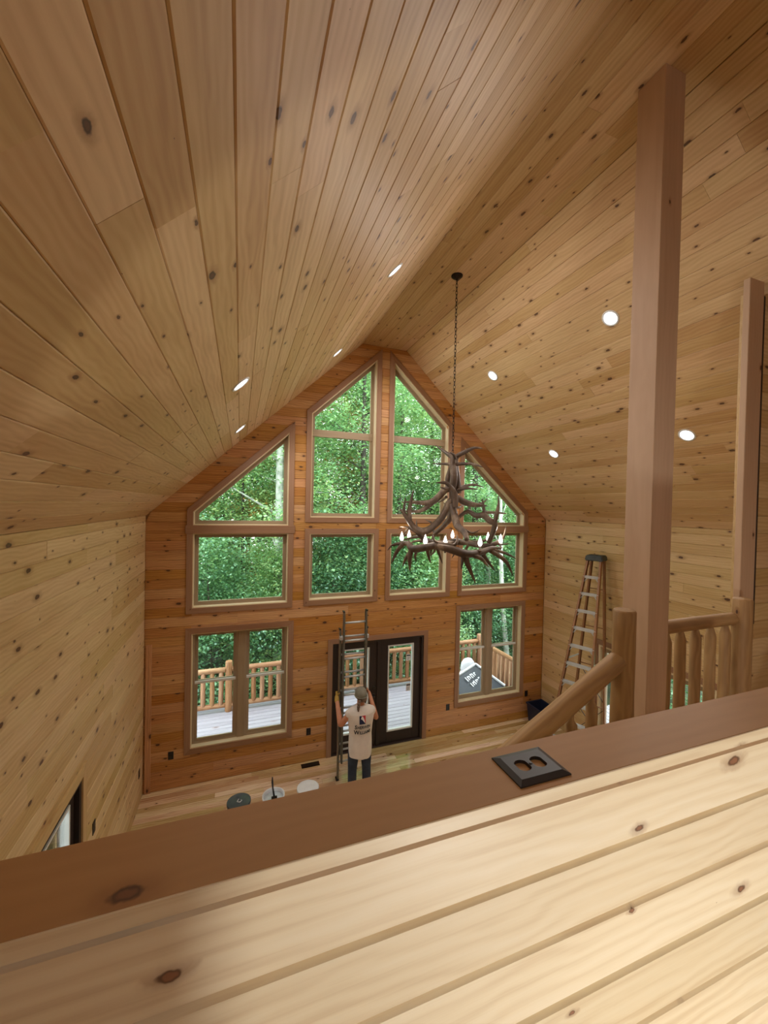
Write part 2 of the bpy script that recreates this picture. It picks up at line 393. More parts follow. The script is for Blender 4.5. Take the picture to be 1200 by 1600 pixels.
def rows(parent, O, U, Vv, N, v0, v1, lim, mat, row=ROW, lmin=1.6, lmax=4.2, ch=0.005, t=0.018, seed=1, name='plank', phase=0.0):
    """courses of planks from v0 to v1; lim(v)->(u0,u1)"""
    rr = random.Random(seed); v = v0
    while v < v1-0.01:
        vt = min(v+row, v1); a0, a1 = lim(v); b0, b1 = lim(vt)
        u = max(a0, b0); e = min(a1, b1); cuts = []
        p = u+rr.uniform(0.25, 1.0)*lmax
        while p < e-0.5: cuts.append(p); p += rr.uniform(lmin, lmax)
        sb = [a0]+cuts+[a1]; st = [b0]+cuts+[b1]
        for i in range(len(sb)-1):
            plank(parent, O, U, Vv, N, sb[i], sb[i+1], st[i], st[i+1], v, vt, mat, t, ch, name)
        v = vt
X_, Y_, Z_ = V((1, 0, 0)), V((0, 1, 0)), V((0, 0, 1))

# ------------------------------------------------------------------ room shell: backing + planks
def struct(name, label, cat='wall'):
    return thing(name, label, cat, kind='structure')
def slab(name, parent, boxes, mat):
    m = MB()
    for lo, hi in boxes: m.box(lo, hi)
    return m.build(name, mat, parent)
T = 0.018
w_left = struct('wall_left', 'left long wall of knotty pine tongue-and-groove planks')
LD0, LD1, LDT = 3.53, 4.48, 2.01          # dark door in the left wall
slab('backing', w_left, [((XL-0.2, YB, 0), (XL-T, LD0, ZE+0.25)), ((XL-0.2, LD1, 0), (XL-T, D+0.2, ZE+0.25)), ((XL-0.2, LD0, LDT), (XL-T, LD1, ZE+0.25))], 'wall')
def cutrows(parent, O, U, Vv, N, v0, v1, lim, mat, opens, seed, row=ROW, lmin=1.4, lmax=3.4, ch=0.005):
    """courses with openings cut out; opens: convex polygons [(u,v)..] """
    rr = random.Random(seed); v = v0
    def span(poly, z):
        xs = []
        n = len(poly)
        for i in range(n):
            (x0, z0), (x1, z1) = poly[i], poly[(i+1) % n]
            if abs(z1-z0) < 1e-9: continue
            if min(z0, z1)-1e-7 <= z <= max(z0, z1)+1e-7:
                xs.append(x0+(x1-x0)*(z-z0)/(z1-z0))
        return (min(xs), max(xs)) if xs else None
    while v < v1-0.01:
        vt = min(v+row, v1); a0, a1 = lim(v); b0, b1 = lim(vt)
        cuts = []
        for poly in opens:
            pz0 = min(p[1] for p in poly); pz1 = max(p[1] for p in poly)
            za, zb = max(pz0, v), min(pz1, vt)
            if zb-za < 0.004: continue
            sa, sb = span(poly, za+1e-6), span(poly, zb-1e-6)
            if not sa or not sb: continue
            if zb-za > row-0.004 or (abs(za-v) < 0.002 and abs(zb-vt) < 0.002): cuts.append((sa[0], sa[1], sb[0], sb[1]))
            else:
                lo, hi = min(sa[0], sb[0]), max(sa[1], sb[1]); cuts.append((lo, hi, lo, hi))
                if za-v > 0.01: plank(parent, O, U, Vv, N, lo, hi, lo, hi, v, za, mat, T, ch)
                if vt-zb > 0.01: plank(parent, O, U, Vv, N, lo, hi, lo, hi, zb, vt, mat, T, ch)
        cuts.sort(key=lambda c: c[0])
        ed = [(a0, b0)]; segs = []
        cur = (a0, b0)
        for c in cuts:
            segs.append((cur[0], c[0], cur[1], c[2])); cur = (c[1], c[3])
        segs.append((cur[0], a1, cur[1], b1))
        for s in segs:
            lo, hi = max(s[0], s[2]), min(s[1], s[3]); pts = []
            p = lo+rr.uniform(0.3, 1.0)*lmax
            while p < hi-0.45: pts.append(p); p += rr.uniform(lmin, lmax)
            bb = [s[0]]+pts+[s[1]]; tt = [s[2]]+pts+[s[3]]
            for i in range(len(bb)-1): plank(parent, O, U, Vv, N, bb[i], bb[i+1], tt[i], tt[i+1], v, vt, mat, T, ch)
        v = vt

cutrows(w_left, V((XL, 0, 0)), Y_, Z_, X_, 0, ZE, lambda z: (2.2, D-T), 'wall', [[(LD0, -0.1), (LD1, -0.1), (LD1, LDT), (LD0, LDT)]], 3)

w_right = struct('wall_right', 'right long wall of knotty pine planks behind the loft railing')
RD0, RD1, RDT = 3.62, 5.62, 2.12          # glass door in the right wall
slab('backing', w_right, [((XR+T, YB, 0), (XR+0.2, RD0, ZE+0.25)), ((XR+T, RD1, 0), (XR+0.2, D+0.2, ZE+0.25)), ((XR+T, RD0, RDT), (XR+0.2, RD1, ZE+0.25))], 'wall')
cutrows(w_right, V((XR, 0, 0)), -Y_, Z_, -X_, 0, ZE, lambda z: (-(D-T), -2.2), 'wall', [[(-RD1, -0.1), (-RD0, -0.1), (-RD0, RDT), (-RD1, RDT)]], 4)

# openings of the gable wall, (x, z) counter-clockwise from bottom left
CX = 2.57
def mir(p): return [(2*CX-x, z) for x, z in reversed(p)]
A1 = [(-0.72, 4.28), (0.80, 4.28), (0.80, 5.92), (-0.72, 4.505)]
A2 = [(-0.72, 2.92), (0.805, 2.92), (0.805, 4.15), (-0.72, 4.15)]
B1 = [(1.18, 4.43), (2.40, 4.43), (2.40, 7.43), (1.18, 6.294)]
B2 = [(1.18, 2.93), (2.40, 2.93), (2.40, 4.14), (1.18, 4.14)]
C1 = [(2.74, 4.43), (3.955, 4.43), (3.955, 6.30), (2.74, 7.43)]
C2 = [(2.73, 2.93), (3.965, 2.93), (3.965, 4.14), (2.73, 4.14)]
D1 = [(4.33, 4.28), (5.885, 4.28), (5.885, 4.55), (4.33, 5.92)]
D2 = [(4.33, 2.93), (5.885, 2.93), (5.885, 4.15), (4.33, 4.15)]
E1 = [(-0.72, 0.60), (0.835, 0.60), (0.835, 2.505), (-0.72, 2.505)]
F1 = [(4.31, 0.60), (5.875, 0.60), (5.875, 2.545), (4.31, 2.545)]
DR = [(1.64, -0.05), (3.50, -0.05), (3.50, 2.10), (1.64, 2.10)]
OPENS = [A1, A2, B1, B2, C1, C2, D1, D2, E1, F1, DR]
w_far = struct('wall_back', 'gable end wall of knotty pine planks toned orange for dim light around the windows')
def roofx(z, e=0.0):
    if z <= ZE: return XL+e, XR-e
    d = (z-ZE)/SLOPE; return XL+d+e, XR-d-e
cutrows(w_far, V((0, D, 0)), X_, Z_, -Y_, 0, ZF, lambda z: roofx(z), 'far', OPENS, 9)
# backing of the gable wall: one plate with the openings left out (bmesh triangulation)
def gable_back():
    bm = bmesh.new()
    outer = [(XL-0.2, 0), (XR+0.2, 0), (XR+0.2, ZE), (FX1+0.1, ZF+0.1), (FX0-0.1, ZF+0.1), (XL-0.2, ZE)]
    loops = [outer]+[p if p is not DR else [(x, max(z, 0.004)) for x, z in DR] for p in OPENS]
    edges = []
    for lp in loops:
        vs = [bm.verts.new((x, 0, z)) for x, z in lp]
        edges += [bm.edges.new((vs[i], vs[(i+1) % len(vs)])) for i in range(len(vs))]
    bmesh.ops.triangle_fill(bm, use_beauty=True, use_dissolve=False, edges=edges, normal=(0, -1, 0))
    r = bmesh.ops.extrude_face_region(bm, geom=bm.faces[:])
    bmesh.ops.translate(bm, verts=[e for e in r['geom'] if isinstance(e, bmesh.types.BMVert)], vec=(0, 0.185, 0))
    bmesh.ops.recalc_face_normals(bm, faces=bm.faces[:]); bm.verts.index_update()
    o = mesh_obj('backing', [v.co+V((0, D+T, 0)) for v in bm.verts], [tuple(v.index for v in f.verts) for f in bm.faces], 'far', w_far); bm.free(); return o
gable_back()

c_left = struct('ceiling_left', 'left slope of the vaulted knotty pine plank ceiling', 'ceiling')
c_right = struct('ceiling_right', 'right slope of the vaulted knotty pine plank ceiling', 'ceiling')
c_flat = struct('ceiling_ridge', 'narrow flat plank strip under the ridge of the vaulted ceiling', 'ceiling')
nl = math.hypot(1, SLOPE); SL = (FX0-XL)*nl
VL = V((1, 0, SLOPE))/nl; NL = V((SLOPE, 0, -1))/nl
VR = V((-1, 0, SLOPE))/nl; NR = V((-SLOPE, 0, -1))/nl
rows(c_left, V((XL, 0, ZE)), Y_, VL, NL, 0, SL, lambda v: (-0.3, D-0.0), 'ceil', seed=21, lmin=2.2, lmax=4.6)
rows(c_right, V((XR, 0, ZE)), -Y_, VR, NR, 0, SL, lambda v: (-D, 0.3), 'ceil', seed=22, lmin=2.2, lmax=4.6)
rows(c_flat, V((FX0, 0, ZF)), Y_, X_, -Z_, 0, FX1-FX0, lambda v: (-0.3, D), 'ceil', row=(FX1-FX0)/6, seed=23, lmin=2.2, lmax=4.6)
for nm, P0, Vv, N in (('backing', V((XL, 0, ZE)), VL, NL), ('backing', V((XR, 0, ZE)), VR, NR)):
    a = P0-N*T-Vv*0.15; b = P0-N*T+Vv*(SL+0.02)
    MB().prism([a+V((0, YB, 0)), a+V((0, D+0.2, 0)), b+V((0, D+0.2, 0)), b+V((0, YB, 0))], -N*0.12).build(nm, 'ceil', c_left if N.x > 0 else c_right)
slab('backing', c_flat, [((FX0-0.12, YB, ZF+T), (FX1+0.12, D+0.2, ZF+0.16))], 'ceil')

fl = struct('floor', 'great-room floor of mixed pale and brown hickory planks', 'floor')
slab('backing', fl, [((XL-0.2, YB, -0.2), (XR+0.2, D+0.2, -T))], 'floorw')
rows(fl, V((0, 0, 0)), X_, Y_, Z_, 4.4, D, lambda v: (XL, XR), 'floorw', row=0.108, seed=31, lmin=0.7, lmax=1.9, ch=0.0012)
# loft: floor behind the half wall and its landing, back wall
lo_ = struct('floor_loft', 'loft floor deck behind the half wall', 'floor')
slab('floor_deck', lo_, [((XL, YB, LOFT-0.3), (XR, 0.60, LOFT)), ((2.30, 0.60, LOFT-0.3), (XR, 2.12, LOFT))], 'floorw')
wb = struct('wall_loft_back', 'pine plank wall closing the loft behind the viewer')
slab('backing', wb, [((XL, YB-0.12, 0), (XR, YB, ZE))], 'wall')
MB().prism([(XL, YB, ZE), (XR, YB, ZE), (FX1, YB, ZF), (FX0, YB, ZF)], (0, -0.12, 0)).build('gable', 'wall', wb)

# loft partition at right with the square post at its end
w_part = struct('wall_partition', 'pine plank partition at the right end of the loft railing')
PX0, PY = 4.14, 2.14
MB().prism([(PX0, PY, LOFT), (XR, PY, LOFT), (XR, PY, ZE), (PX0, PY, ZE+(XR-PX0)*SLOPE-0.02)], (0, 0.1, 0)).build('backing', 'wall', w_part)
rows(w_part, V((0, PY-T, 0)), X_, Z_, -Y_, LOFT, 6.6, lambda z: (PX0, XR if z <= ZE else XR-(z-ZE)/SLOPE-0.01), 'wall', seed=35)

# half wall in front of the viewer
hw = struct('wall_half', 'pale pine half wall in the foreground under a broad brown cap')
slab('backing', hw, [((XL, 0.618, LOFT), (2.30, 0.705, CAP-0.03))], 'half')
zb = [4.088, 3.948, 3.808, 3.668, 3.528, 3.388, 3.248, 3.108]
for i in range(len(zb)-1):
    plank(hw, V((0, 0.600, 0)), X_, Z_, -Y_, XL, 2.30, XL, 2.30, zb[i+1], zb[i], 'half', 0.018, 0.0085, dep=0.014)
board('cap_board', (XL, 0.655, CAP-0.015), (2.30, 0.655, CAP-0.015), (0, 1, 0), 0.140, 0.030, 'cap', hw, 0.003)['label'] = 'broad cap board, shade put into its brown'
board('cap_lit_edge', (XL, 0.5865, CAP-0.0145), (2.30, 0.5865, CAP-0.0145), (0, 0, 1), 0.027, 0.004, 'half', hw, 0.001)['label'] = 'front edge of the cap, coloured pale as if lit'  # same cap, its lit front painted as a paler strip

# ------------------------------------------------------------------ windows
def inset(poly, d):
    """offset every edge of a counter-clockwise convex polygon inward by d (outward if negative)"""
    n = len(poly); L = []
    for i in range(n):
        (x0, z0), (x1, z1) = poly[i], poly[(i+1) % n]; l = math.hypot(x1-x0, z1-z0)
        nx, nz = -(z1-z0)/l, (x1-x0)/l
        L.append((x0+nx*d, z0+nz*d, x1-x0, z1-z0))
    out = []
    for i in range(n):
        a, b = L[i-1], L[i]; den = a[2]*b[3]-a[3]*b[2]
        t = ((b[0]-a[0])*b[3]-(b[1]-a[1])*b[2])/den; out.append((a[0]+a[2]*t, a[1]+a[3]*t))
    return out
def edge_piece(name, o0, o1, i0, i1, y0, y1, mat, parent, plane='Y'):
    """one mitred side of a frame: outer edge o0-o1, inner edge i0-i1, between depths y0..y1, grain along it"""
    P = lambda p, y: V((p[0], y, p[1])) if plane == 'Y' else V((y, p[0], p[1]))
    a = P(o0, 0); b = P(o1, 0); x = (b-a).normalized(); n = V((0, 1, 0)) if plane == 'Y' else V((1, 0, 0)); y_ = n.cross(x)
    c = (P(o0, (y0+y1)/2)+P(i1, (y0+y1)/2))/2
    W = frame_mat(c, x, y_, x.cross(y_)); Wi = W.inverted(); m = MB()
    m.prism([P(o0, y0), P(o1, y0), P(i1, y0), P(i0, y0)], P((0, 0), y1-y0))
    bm_v = [Wi @ v for v in m.v]
    return mesh_obj(name, bm_v, m.f, mat, parent, W)
def frame(name, poly_o, poly_i, y0, y1, mat, parent, skip=(), plane='Y'):
    n = len(poly_o)
    for i in range(n):
        if i in skip: continue
        j = (i+1) % n
        edge_piece(name, poly_o[i], poly_o[j], poly_i[i], poly_i[j], y0, y1, mat, parent, plane)
def pane(parent, poly, y, plane='Y'):
    P = (lambda p: (p[0], y, p[1])) if plane == 'Y' else (lambda p: (y, p[0], p[1]))
    MB().prism([P(p) for p in poly], (0, 0.006, 0) if plane == 'Y' else (0.006, 0, 0)).build('pane', 'glass', parent)
CASE = 0.088
def fixed_window(num, poly, label, skip=(), transom=None):
    wdw = thing('window_%d' % num, label, 'window', (sum(p[0] for p in poly)/4, D, poly[0][1]), kind='structure')
    frame('casing', inset(poly, -CASE), inset(poly, 0.002), D-0.020, D+0.002, 'trim', wdw, skip)
    frame('jamb', inset(poly, -0.001), inset(poly, 0.018), D-0.004, D+0.20, 'jamb', wdw)
    frame('stop', inset(poly, 0.018), inset(poly, 0.040), D+0.115, D+0.20, 'sash', wdw)
    s0 = inset(poly, 0.040); s1 = inset(poly, 0.078)
    frame('sash', s0, s1, D+0.130, D+0.175, 'sash', wdw)
    pane(wdw, inset(poly, 0.070), D+0.150)
    if transom:
        x0, x1, z0, z1 = transom
        board('transom_bar', (x0, D+0.140, (z0+z1)/2), (x1, D+0.140, (z0+z1)/2), (0, 0, 1), z1-z0, 0.07, 'sash', wdw)
    return wdw
W1 = fixed_window(1, A1, 'sloped-top window at the far left above the square one, leaves outside', skip=(0,))
fixed_window(2, A2, 'upper-tier rectangular window at the far left under the sloped one', skip=(2,))
fixed_window(3, B1, 'tall peaked window left of the gable centre with a crossbar', transom=(1.22, 2.36, 5.905, 6.035))
fixed_window(4, B2, 'small square window under the left tall peaked window')
fixed_window(5, C1, 'tall peaked window right of the gable centre behind the chain', transom=(2.78, 3.915, 5.915, 6.045))
fixed_window(6, C2, 'small square window behind the left half of the antler chandelier')
W7 = fixed_window(7, D1, 'sloped-top window at the far right of the gable', skip=(0,))
fixed_window(8, D2, 'upper-tier rectangular window behind the right half of the chandelier', skip=(2,))
board('mullion_trim', (-0.83, D-0.014, 4.215), (0.915, D-0.014, 4.215), (0, 0, 1), 0.135, 0.034, 'trim', W1)
board('mullion_trim', (4.22, D-0.014, 4.215), (5.995, D-0.014, 4.215), (0, 0, 1), 0.135, 0.034, 'trim', W7)
def hung_window(num, poly, label):
    (x0, z0), (x1, z1) = poly[0], poly[2]
    wdw = thing('window_%d' % num, label, 'window', ((x0+x1)/2, D, z0), kind='structure')
    frame('casing', inset(poly, -CASE), inset(poly, 0.002), D-0.020, D+0.002, 'trim', wdw)
    frame('jamb', inset(poly, -0.001), inset(poly, 0.018), D-0.004, D+0.20, 'jamb', wdw)
    xm = (x0+x1)/2
    board('mullion', (xm, D+0.135, z0+0.018), (xm, D+0.135, z1-0.018), (1, 0, 0), 0.115, 0.11, 'sash', wdw)
    zm = z0+(z1-z0)*0.545
    for a, b in ((x0+0.018, xm-0.057), (xm+0.057, x1-0.018)):
        fr = [(a, z0+0.018), (b, z0+0.018), (b, z1-0.018), (a, z1-0.018)]
        frame('stop', fr, inset(fr, 0.03), D+0.095, D+0.20, 'sash', wdw)
        lowr = [(a+0.03, z0+0.05), (b-0.03, z0+0.05), (b-0.03, zm+0.02), (a+0.03, zm+0.02)]
        uppr = [(a+0.03, zm-0.02), (b-0.03, zm-0.02), (b-0.03, z1-0.05), (a+0.03, z1-0.05)]
        frame('sash', lowr, inset(lowr, 0.045), D+0.105, D+0.138, 'sash', wdw, skip=(2,))
        board('meeting_rail', (a+0.03, D+0.121, zm), (b-0.03, D+0.121, zm), (0, 0, 1), 0.04, 0.036, 'sashw', wdw)
        pane(wdw, inset(lowr, 0.038), D+0.120)
        frame('sash', uppr, inset(uppr, 0.045), D+0.148, D+0.180, 'sash', wdw)
        pane(wdw, inset(uppr, 0.038), D+0.163)
    return wdw
hung_window(9, E1, 'lower double-hung window pair at the left looking onto the deck')
hung_window(10, F1, 'lower double-hung window pair at the right of the door')

# ------------------------------------------------------------------ doors
def door_leaf(d, x0, x1, gx0, gx1, gz0, gz1, z0, z1, y0, y1, plane='Y'):
    P = (lambda u, y, z: V((u, y, z))) if plane == 'Y' else (lambda u, y, z: V((y, u, z)))
    ax = (1, 0, 0) if plane == 'Y' else (0, 1, 0); ym = (y0+y1)/2; t = abs(y1-y0)
    board('stile', P((x0+gx0)/2, ym, z0), P((x0+gx0)/2, ym, z1), ax, gx0-x0, t, 'door', d)
    board('stile', P((x1+gx1)/2, ym, z0), P((x1+gx1)/2, ym, z1), ax, x1-gx1, t, 'door', d)
    board('rail', P(gx0, ym, (z0+gz0)/2), P(gx1, ym, (z0+gz0)/2), (0, 0, 1), gz0-z0, t, 'door', d)
    board('rail', P(gx0, ym, (z1+gz1)/2), P(gx1, ym, (z1+gz1)/2), (0, 0, 1), z1-gz1, t, 'door', d)
    g = [(gx0, gz0), (gx1, gz0), (gx1, gz1), (gx0, gz1)]
    s = -0.012 if y1 > y0 else 0.012
    frame('glass_bead', g, inset(g, 0.022), y0+s, y1-s, 'sashw', d, plane=plane)
    pane(d, inset(g, 0.015), ym, plane)
dr = thing('door_1', 'dark brown double patio door with tall glass panes onto the deck', 'door', (2.57, D, 0), kind='structure')
DC = [(1.64, 0.0), (3.50, 0.0), (3.50, 2.10), (1.64, 2.10)]
frame('casing', inset(DC, -CASE), inset(DC, 0.002), D-0.020, D+0.002, 'trim', dr, skip=(0,))
for p in list(dr.children): pass
DJ = [(1.64, 0.0), (3.50, 0.0), (3.50, 2.10), (1.64, 2.10)]
frame('door_frame', DJ, inset(DJ, 0.045), D-0.004, D+0.17, 'door', dr, skip=(0,))
board('threshold', (1.64, D+0.08, 0.012), (3.50, D+0.08, 0.012), (0, 1, 0), 0.18, 0.024, 'door', dr)
door_leaf(dr, 1.685, 2.555, 1.855, 2.365, 0.33, 1.95, 0.026, 2.055, D+0.035, D+0.080)
door_leaf(dr, 2.558, 3.455, 2.750, 3.295, 0.25, 1.945, 0.026, 2.055, D+0.035, D+0.080)
board('astragal', (2.556, D+0.024, 0.026), (2.556, D+0.024, 2.055), (1, 0, 0), 0.06, 0.022, 'door', dr)
for z in (1.02, 1.16):
    MB().lathe((2.465, D+0.012, z), [(0.031, 0.022), (0.031, 0.012), (0.026, 0.006)], 16, 'Y').build('lock_rose' if z < 1.1 else 'deadbolt', 'black', dr)
MB().tube([(2.465, D+0.01, 1.02), (2.465, D-0.035, 1.02), (2.455, D-0.045, 1.02), (2.37, D-0.045, 1.018)], [0.011, 0.011, 0.011, 0.009], 10).build('door_lever', 'black', dr, True)
for (sx, sz, sw, sh, kind_) in ((3.195, 1.66, 0.10, 0.13, 0), (3.205, 1.06, 0.095, 0.155, 1)):
    st = MB().box((sx-sw/2, D+0.0515, sz-sh/2), (sx+sw/2, D+0.053, sz+sh/2)).build('glass_sticker', 'white', dr); st['label'] = 'small white printed sticker on the glass'
    m = MB(); m.box((sx-sw*0.42, D+0.0505, sz+sh*0.18), (sx+sw*0.42, D+0.0515, sz+sh*0.40))
    for q in range(3): m.box((sx-sw*0.36, D+0.0505, sz-sh*(0.36-q*0.15)), (sx+sw*(0.1+0.1*q), D+0.0515, sz-sh*(0.31-q*0.15)))
    m.build('sticker_print', 'bucketgrey', st)

d2 = thing('door_2', 'dark brown glazed door low in the left wall beyond the cap', 'door', (XL, 4.0, 0), kind='structure')
LC = [(LD1, 0.0), (LD0, 0.0), (LD0, LDT), (LD1, LDT)]; LC = [(LD0, 0.0), (LD1, 0.0), (LD1, LDT), (LD0, LDT)]
frame('casing', inset(LC, -0.095), inset(LC, 0.002), XL-0.002, XL+0.020, 'wall', d2, skip=(0,), plane='X')
frame('door_frame', LC, inset(LC, 0.05), XL-0.17, XL+0.004, 'door', d2, skip=(0,), plane='X')
door_leaf(d2, LD0+0.05, LD1-0.05, LD0+0.17, LD1-0.17, 0.25, 1.87, 0.01, LDT-0.05, XL-0.04, XL-0.085, plane='X')
d3 = thing('door_3', 'white-framed glass patio door low in the right wall behind the railing', 'door', (XR, 4.6, 0), kind='structure')
RC = [(RD0, 0.0), (RD1, 0.0), (RD1, RDT), (RD0, RDT)]
frame('casing', inset(RC, -CASE), inset(RC, 0.002), XR-0.020, XR+0.002, 'trim', d3, skip=(0,), plane='X')
frame('jamb', inset(RC, -0.001), inset(RC, 0.04), XR-0.004, XR+0.17, 'jamb', d3, skip=(0,), plane='X')
for a, b in ((RD0+0.04, (RD0+RD1)/2), ((RD0+RD1)/2, RD1-0.04)):
    q = [(a, 0.02), (b, 0.02), (b, RDT-0.04), (a, RDT-0.04)]
    frame('sash', q, inset(q, 0.09), XR+0.06, XR+0.10, 'sash', d3, plane='X'); pane(d3, inset(q, 0.08), XR+0.08, plane='X')
t1 = struct('trim_1', 'narrow vertical pine trim board in the far left corner', 'trim')
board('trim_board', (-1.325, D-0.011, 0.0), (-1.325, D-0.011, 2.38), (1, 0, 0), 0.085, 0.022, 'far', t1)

# ------------------------------------------------------------------ recessed lights
def downlight(p, N, label, up_ref=(0, 1, 0), watts=DOWN_W):
    p = V(p); N = V(N).normalized()
    t = thing('recessed_light', label, 'light', p, 'recessed ceiling lights')
    U = (V(up_ref)-N*V(up_ref).dot(N)).normalized(); Vv = N.cross(U)
    def disc(prof, nm, mat):
        m = MB(); n = 24; vs = []; fs = []
        for r, h in prof:
            for j in range(n):
                a = 2*math.pi*j/n; vs.append(p+(U*math.cos(a)+Vv*math.sin(a))*r+N*h)
        for i in range(len(prof)-1):
            for j in range(n): fs.append((i*n+j, i*n+(j+1) % n, (i+1)*n+(j+1) % n, (i+1)*n+j))
        if mat == 'lens': fs.append(tuple((len(prof)-1)*n+j for j in range(n)))
        m.add(vs, fs); return m.build(nm, mat, t, True)
    disc([(0.098, 0.001), (0.096, 0.007), (0.080, 0.010), (0.074, 0.004), (0.072, -0.004)], 'trim_ring', 'white')
    disc([(0.074, 0.001), (0.055, 0.003), (0.02, 0.004)], 'lens', 'lens')
    ld = bpy.data.lights.new('lamp', 'SPOT'); ld.energy = watts*4; ld.color = DOWN_COL; ld.spot_size = math.radians(165); ld.spot_blend = 0.6; ld.shadow_soft_size = 0.06
    lo = bpy.data.objects.new('lamp', ld)
    W = V((0, 0, -1)).rotation_difference(N).to_matrix().to_4x4(); W.translation = p+N*0.075
    reg(lo, W, t)
def on_left(x, y): return V((x, y, ZE+(x-XL)*SLOPE))
def on_right(x, y): return V((x, y, ZE+(XR-x)*SLOPE))
downlight(on_left(1.445, 3.79), NL, 'recessed light on the left slope, nearest the ridge and the chandelier canopy')
downlight(on_left(1.355, 5.94), NL, 'recessed light on the left slope close to the gable peak')
downlight(on_left(-0.013, 3.73), NL, 'recessed light low on the left slope, the nearer of two')
downlight(on_left(-0.02, 5.93), NL, 'recessed light low on the left slope above the far left window')
downlight(on_right(3.895, 3.35), NR, 'brightest recessed light on the right slope beside the tall square post')
downlight(on_right(3.881, 5.54), NR, 'recessed light on the right slope just right of the chandelier chain')
downlight(on_right(5.199, 3.33), NR, 'recessed light on the right slope between the two square posts')
downlight(on_right(5.173, 5.52), NR, 'recessed light low on the right slope above the far right window')
downlight(on_left(-0.013, -1.4), NL, 'unseen added fill light on the left slope over the loft', watts=11.0)  # fill lamp added behind the viewer, never in view
downlight(on_right(5.199, -1.4), NR, 'unseen added fill light on the right slope over the loft', watts=11.0)  # its added twin, also out of view

# ------------------------------------------------------------------ square posts, stair and railings
pt = thing('support_post', 'tall square pine post rising to the ridge behind the half wall', 'post', (2.74, 2.0, LOFT))
board('post_shaft', (2.74, 2.0, LOFT), (2.74, 2.0, ZF-0.001), (1, 0, 0), 0.20, 0.20, 'post', pt, 0.004)
for nm, lo_c, hi_c in (('post_base', LOFT, LOFT+0.14),):
    board(nm, (2.74, 2.0, lo_c), (2.74, 2.0, hi_c), (1, 0, 0), 0.225, 0.225, 'post', pt, 0.006)
pl = thing('wall_post', 'square pine post at the right edge ending the loft partition', 'post', (4.025, 2.085, LOFT))
board('post_shaft', (4.025, 2.085, LOFT), (4.025, 2.085, ZE+(XR-4.025)*SLOPE-0.10), (1, 0, 0), 0.19, 0.05, 'post', pl, 0.004)
board('edge_strip', (4.131, 2.085, 3.72), (4.131, 2.085, 6.50), (1, 0, 0), 0.02, 0.05, 'door', pl, 0.002)['label'] = 'dark reddish strip along the post edge'

sr = thing('stair_railing', 'peeled log stair railing descending left from a round newel', 'railing', (2.38, 1.86, LOFT))
log('newel', (2.362, 1.86, LOFT), (2.362, 1.86, 4.02), 0.070, 0.067, 'log', sr, 18, 5, 0.012)
hd = (V((2.33, 1.86, 3.70)), V((0.20, 1.86, 3.70-2.13*0.545)))
log('handrail', hd[0], hd[1], 0.060, 0.074, 'log', sr, 16, 6, 0.016)
k = 0
for x in (2.10, 1.94, 1.775, 1.61, 1.445, 1.28, 1.115, 0.95, 0.785, 0.62, 0.455):
    zt = 3.70-(2.33-x)*0.545; zbm = LOFT-0.05-(2.30-x)*0.66
    log('baluster', (x, 1.86, zt-0.02), (x, 1.86, max(0.05, zbm)), 0.035, 0.037, 'log', sr, 12, 40+k, 0.012, tip=0.13); k += 1
log('bottom_newel', (0.16, 1.86, 1.2), (0.16, 1.86, 2.75), 0.07, 0.068, 'log', sr, 16, 60, 0.01)
lr = thing('loft_railing', 'short peeled log railing between the tall post and the right newel', 'railing', (3.3, 2.0, LOFT))
log('top_rail', (2.843, 2.0, 3.812), (3.80, 2.0, 3.816), 0.051, 0.048, 'log', lr, 16, 8, 0.012)
log('bottom_rail', (2.843, 2.0, 3.06), (3.80, 2.0, 3.06), 0.04, 0.04, 'log', lr, 12, 9, 0.01)
log('newel', (3.785, 1.965, LOFT), (3.785, 1.965, 3.985), 0.070, 0.066, 'log', lr, 18, 10, 0.012)
for i, x in enumerate((2.965, 3.125, 3.295, 3.468, 3.645)):
    log('baluster', (x, 2.0, 3.03), (x, 2.0, 3.79), 0.037, 0.037, 'log', lr, 12, 70+i, 0.012, tip=0.085)
stc = thing('staircase', 'open wooden staircase running down below the half wall', 'stairs', (1.0, 1.3, 0))
for y in (0.80, 1.76): board('stringer', (2.28, y, LOFT-0.22), (-0.55, y, LOFT-0.22-2.83*0.66), (0, 0, 1), 0.28, 0.05, 'log', stc)
for i in range(10):
    x = 2.16-i*0.28; z = LOFT-0.185*(i+1)
    board('tread', (x, 0.78, z), (x, 1.78, z), (1, 0, 0), 0.29, 0.045, 'floorw', stc)
slab('landing', stc, [((XL+0.02, 0.75, 0.86), (-0.45, 1.80, 0.94))], 'floorw')

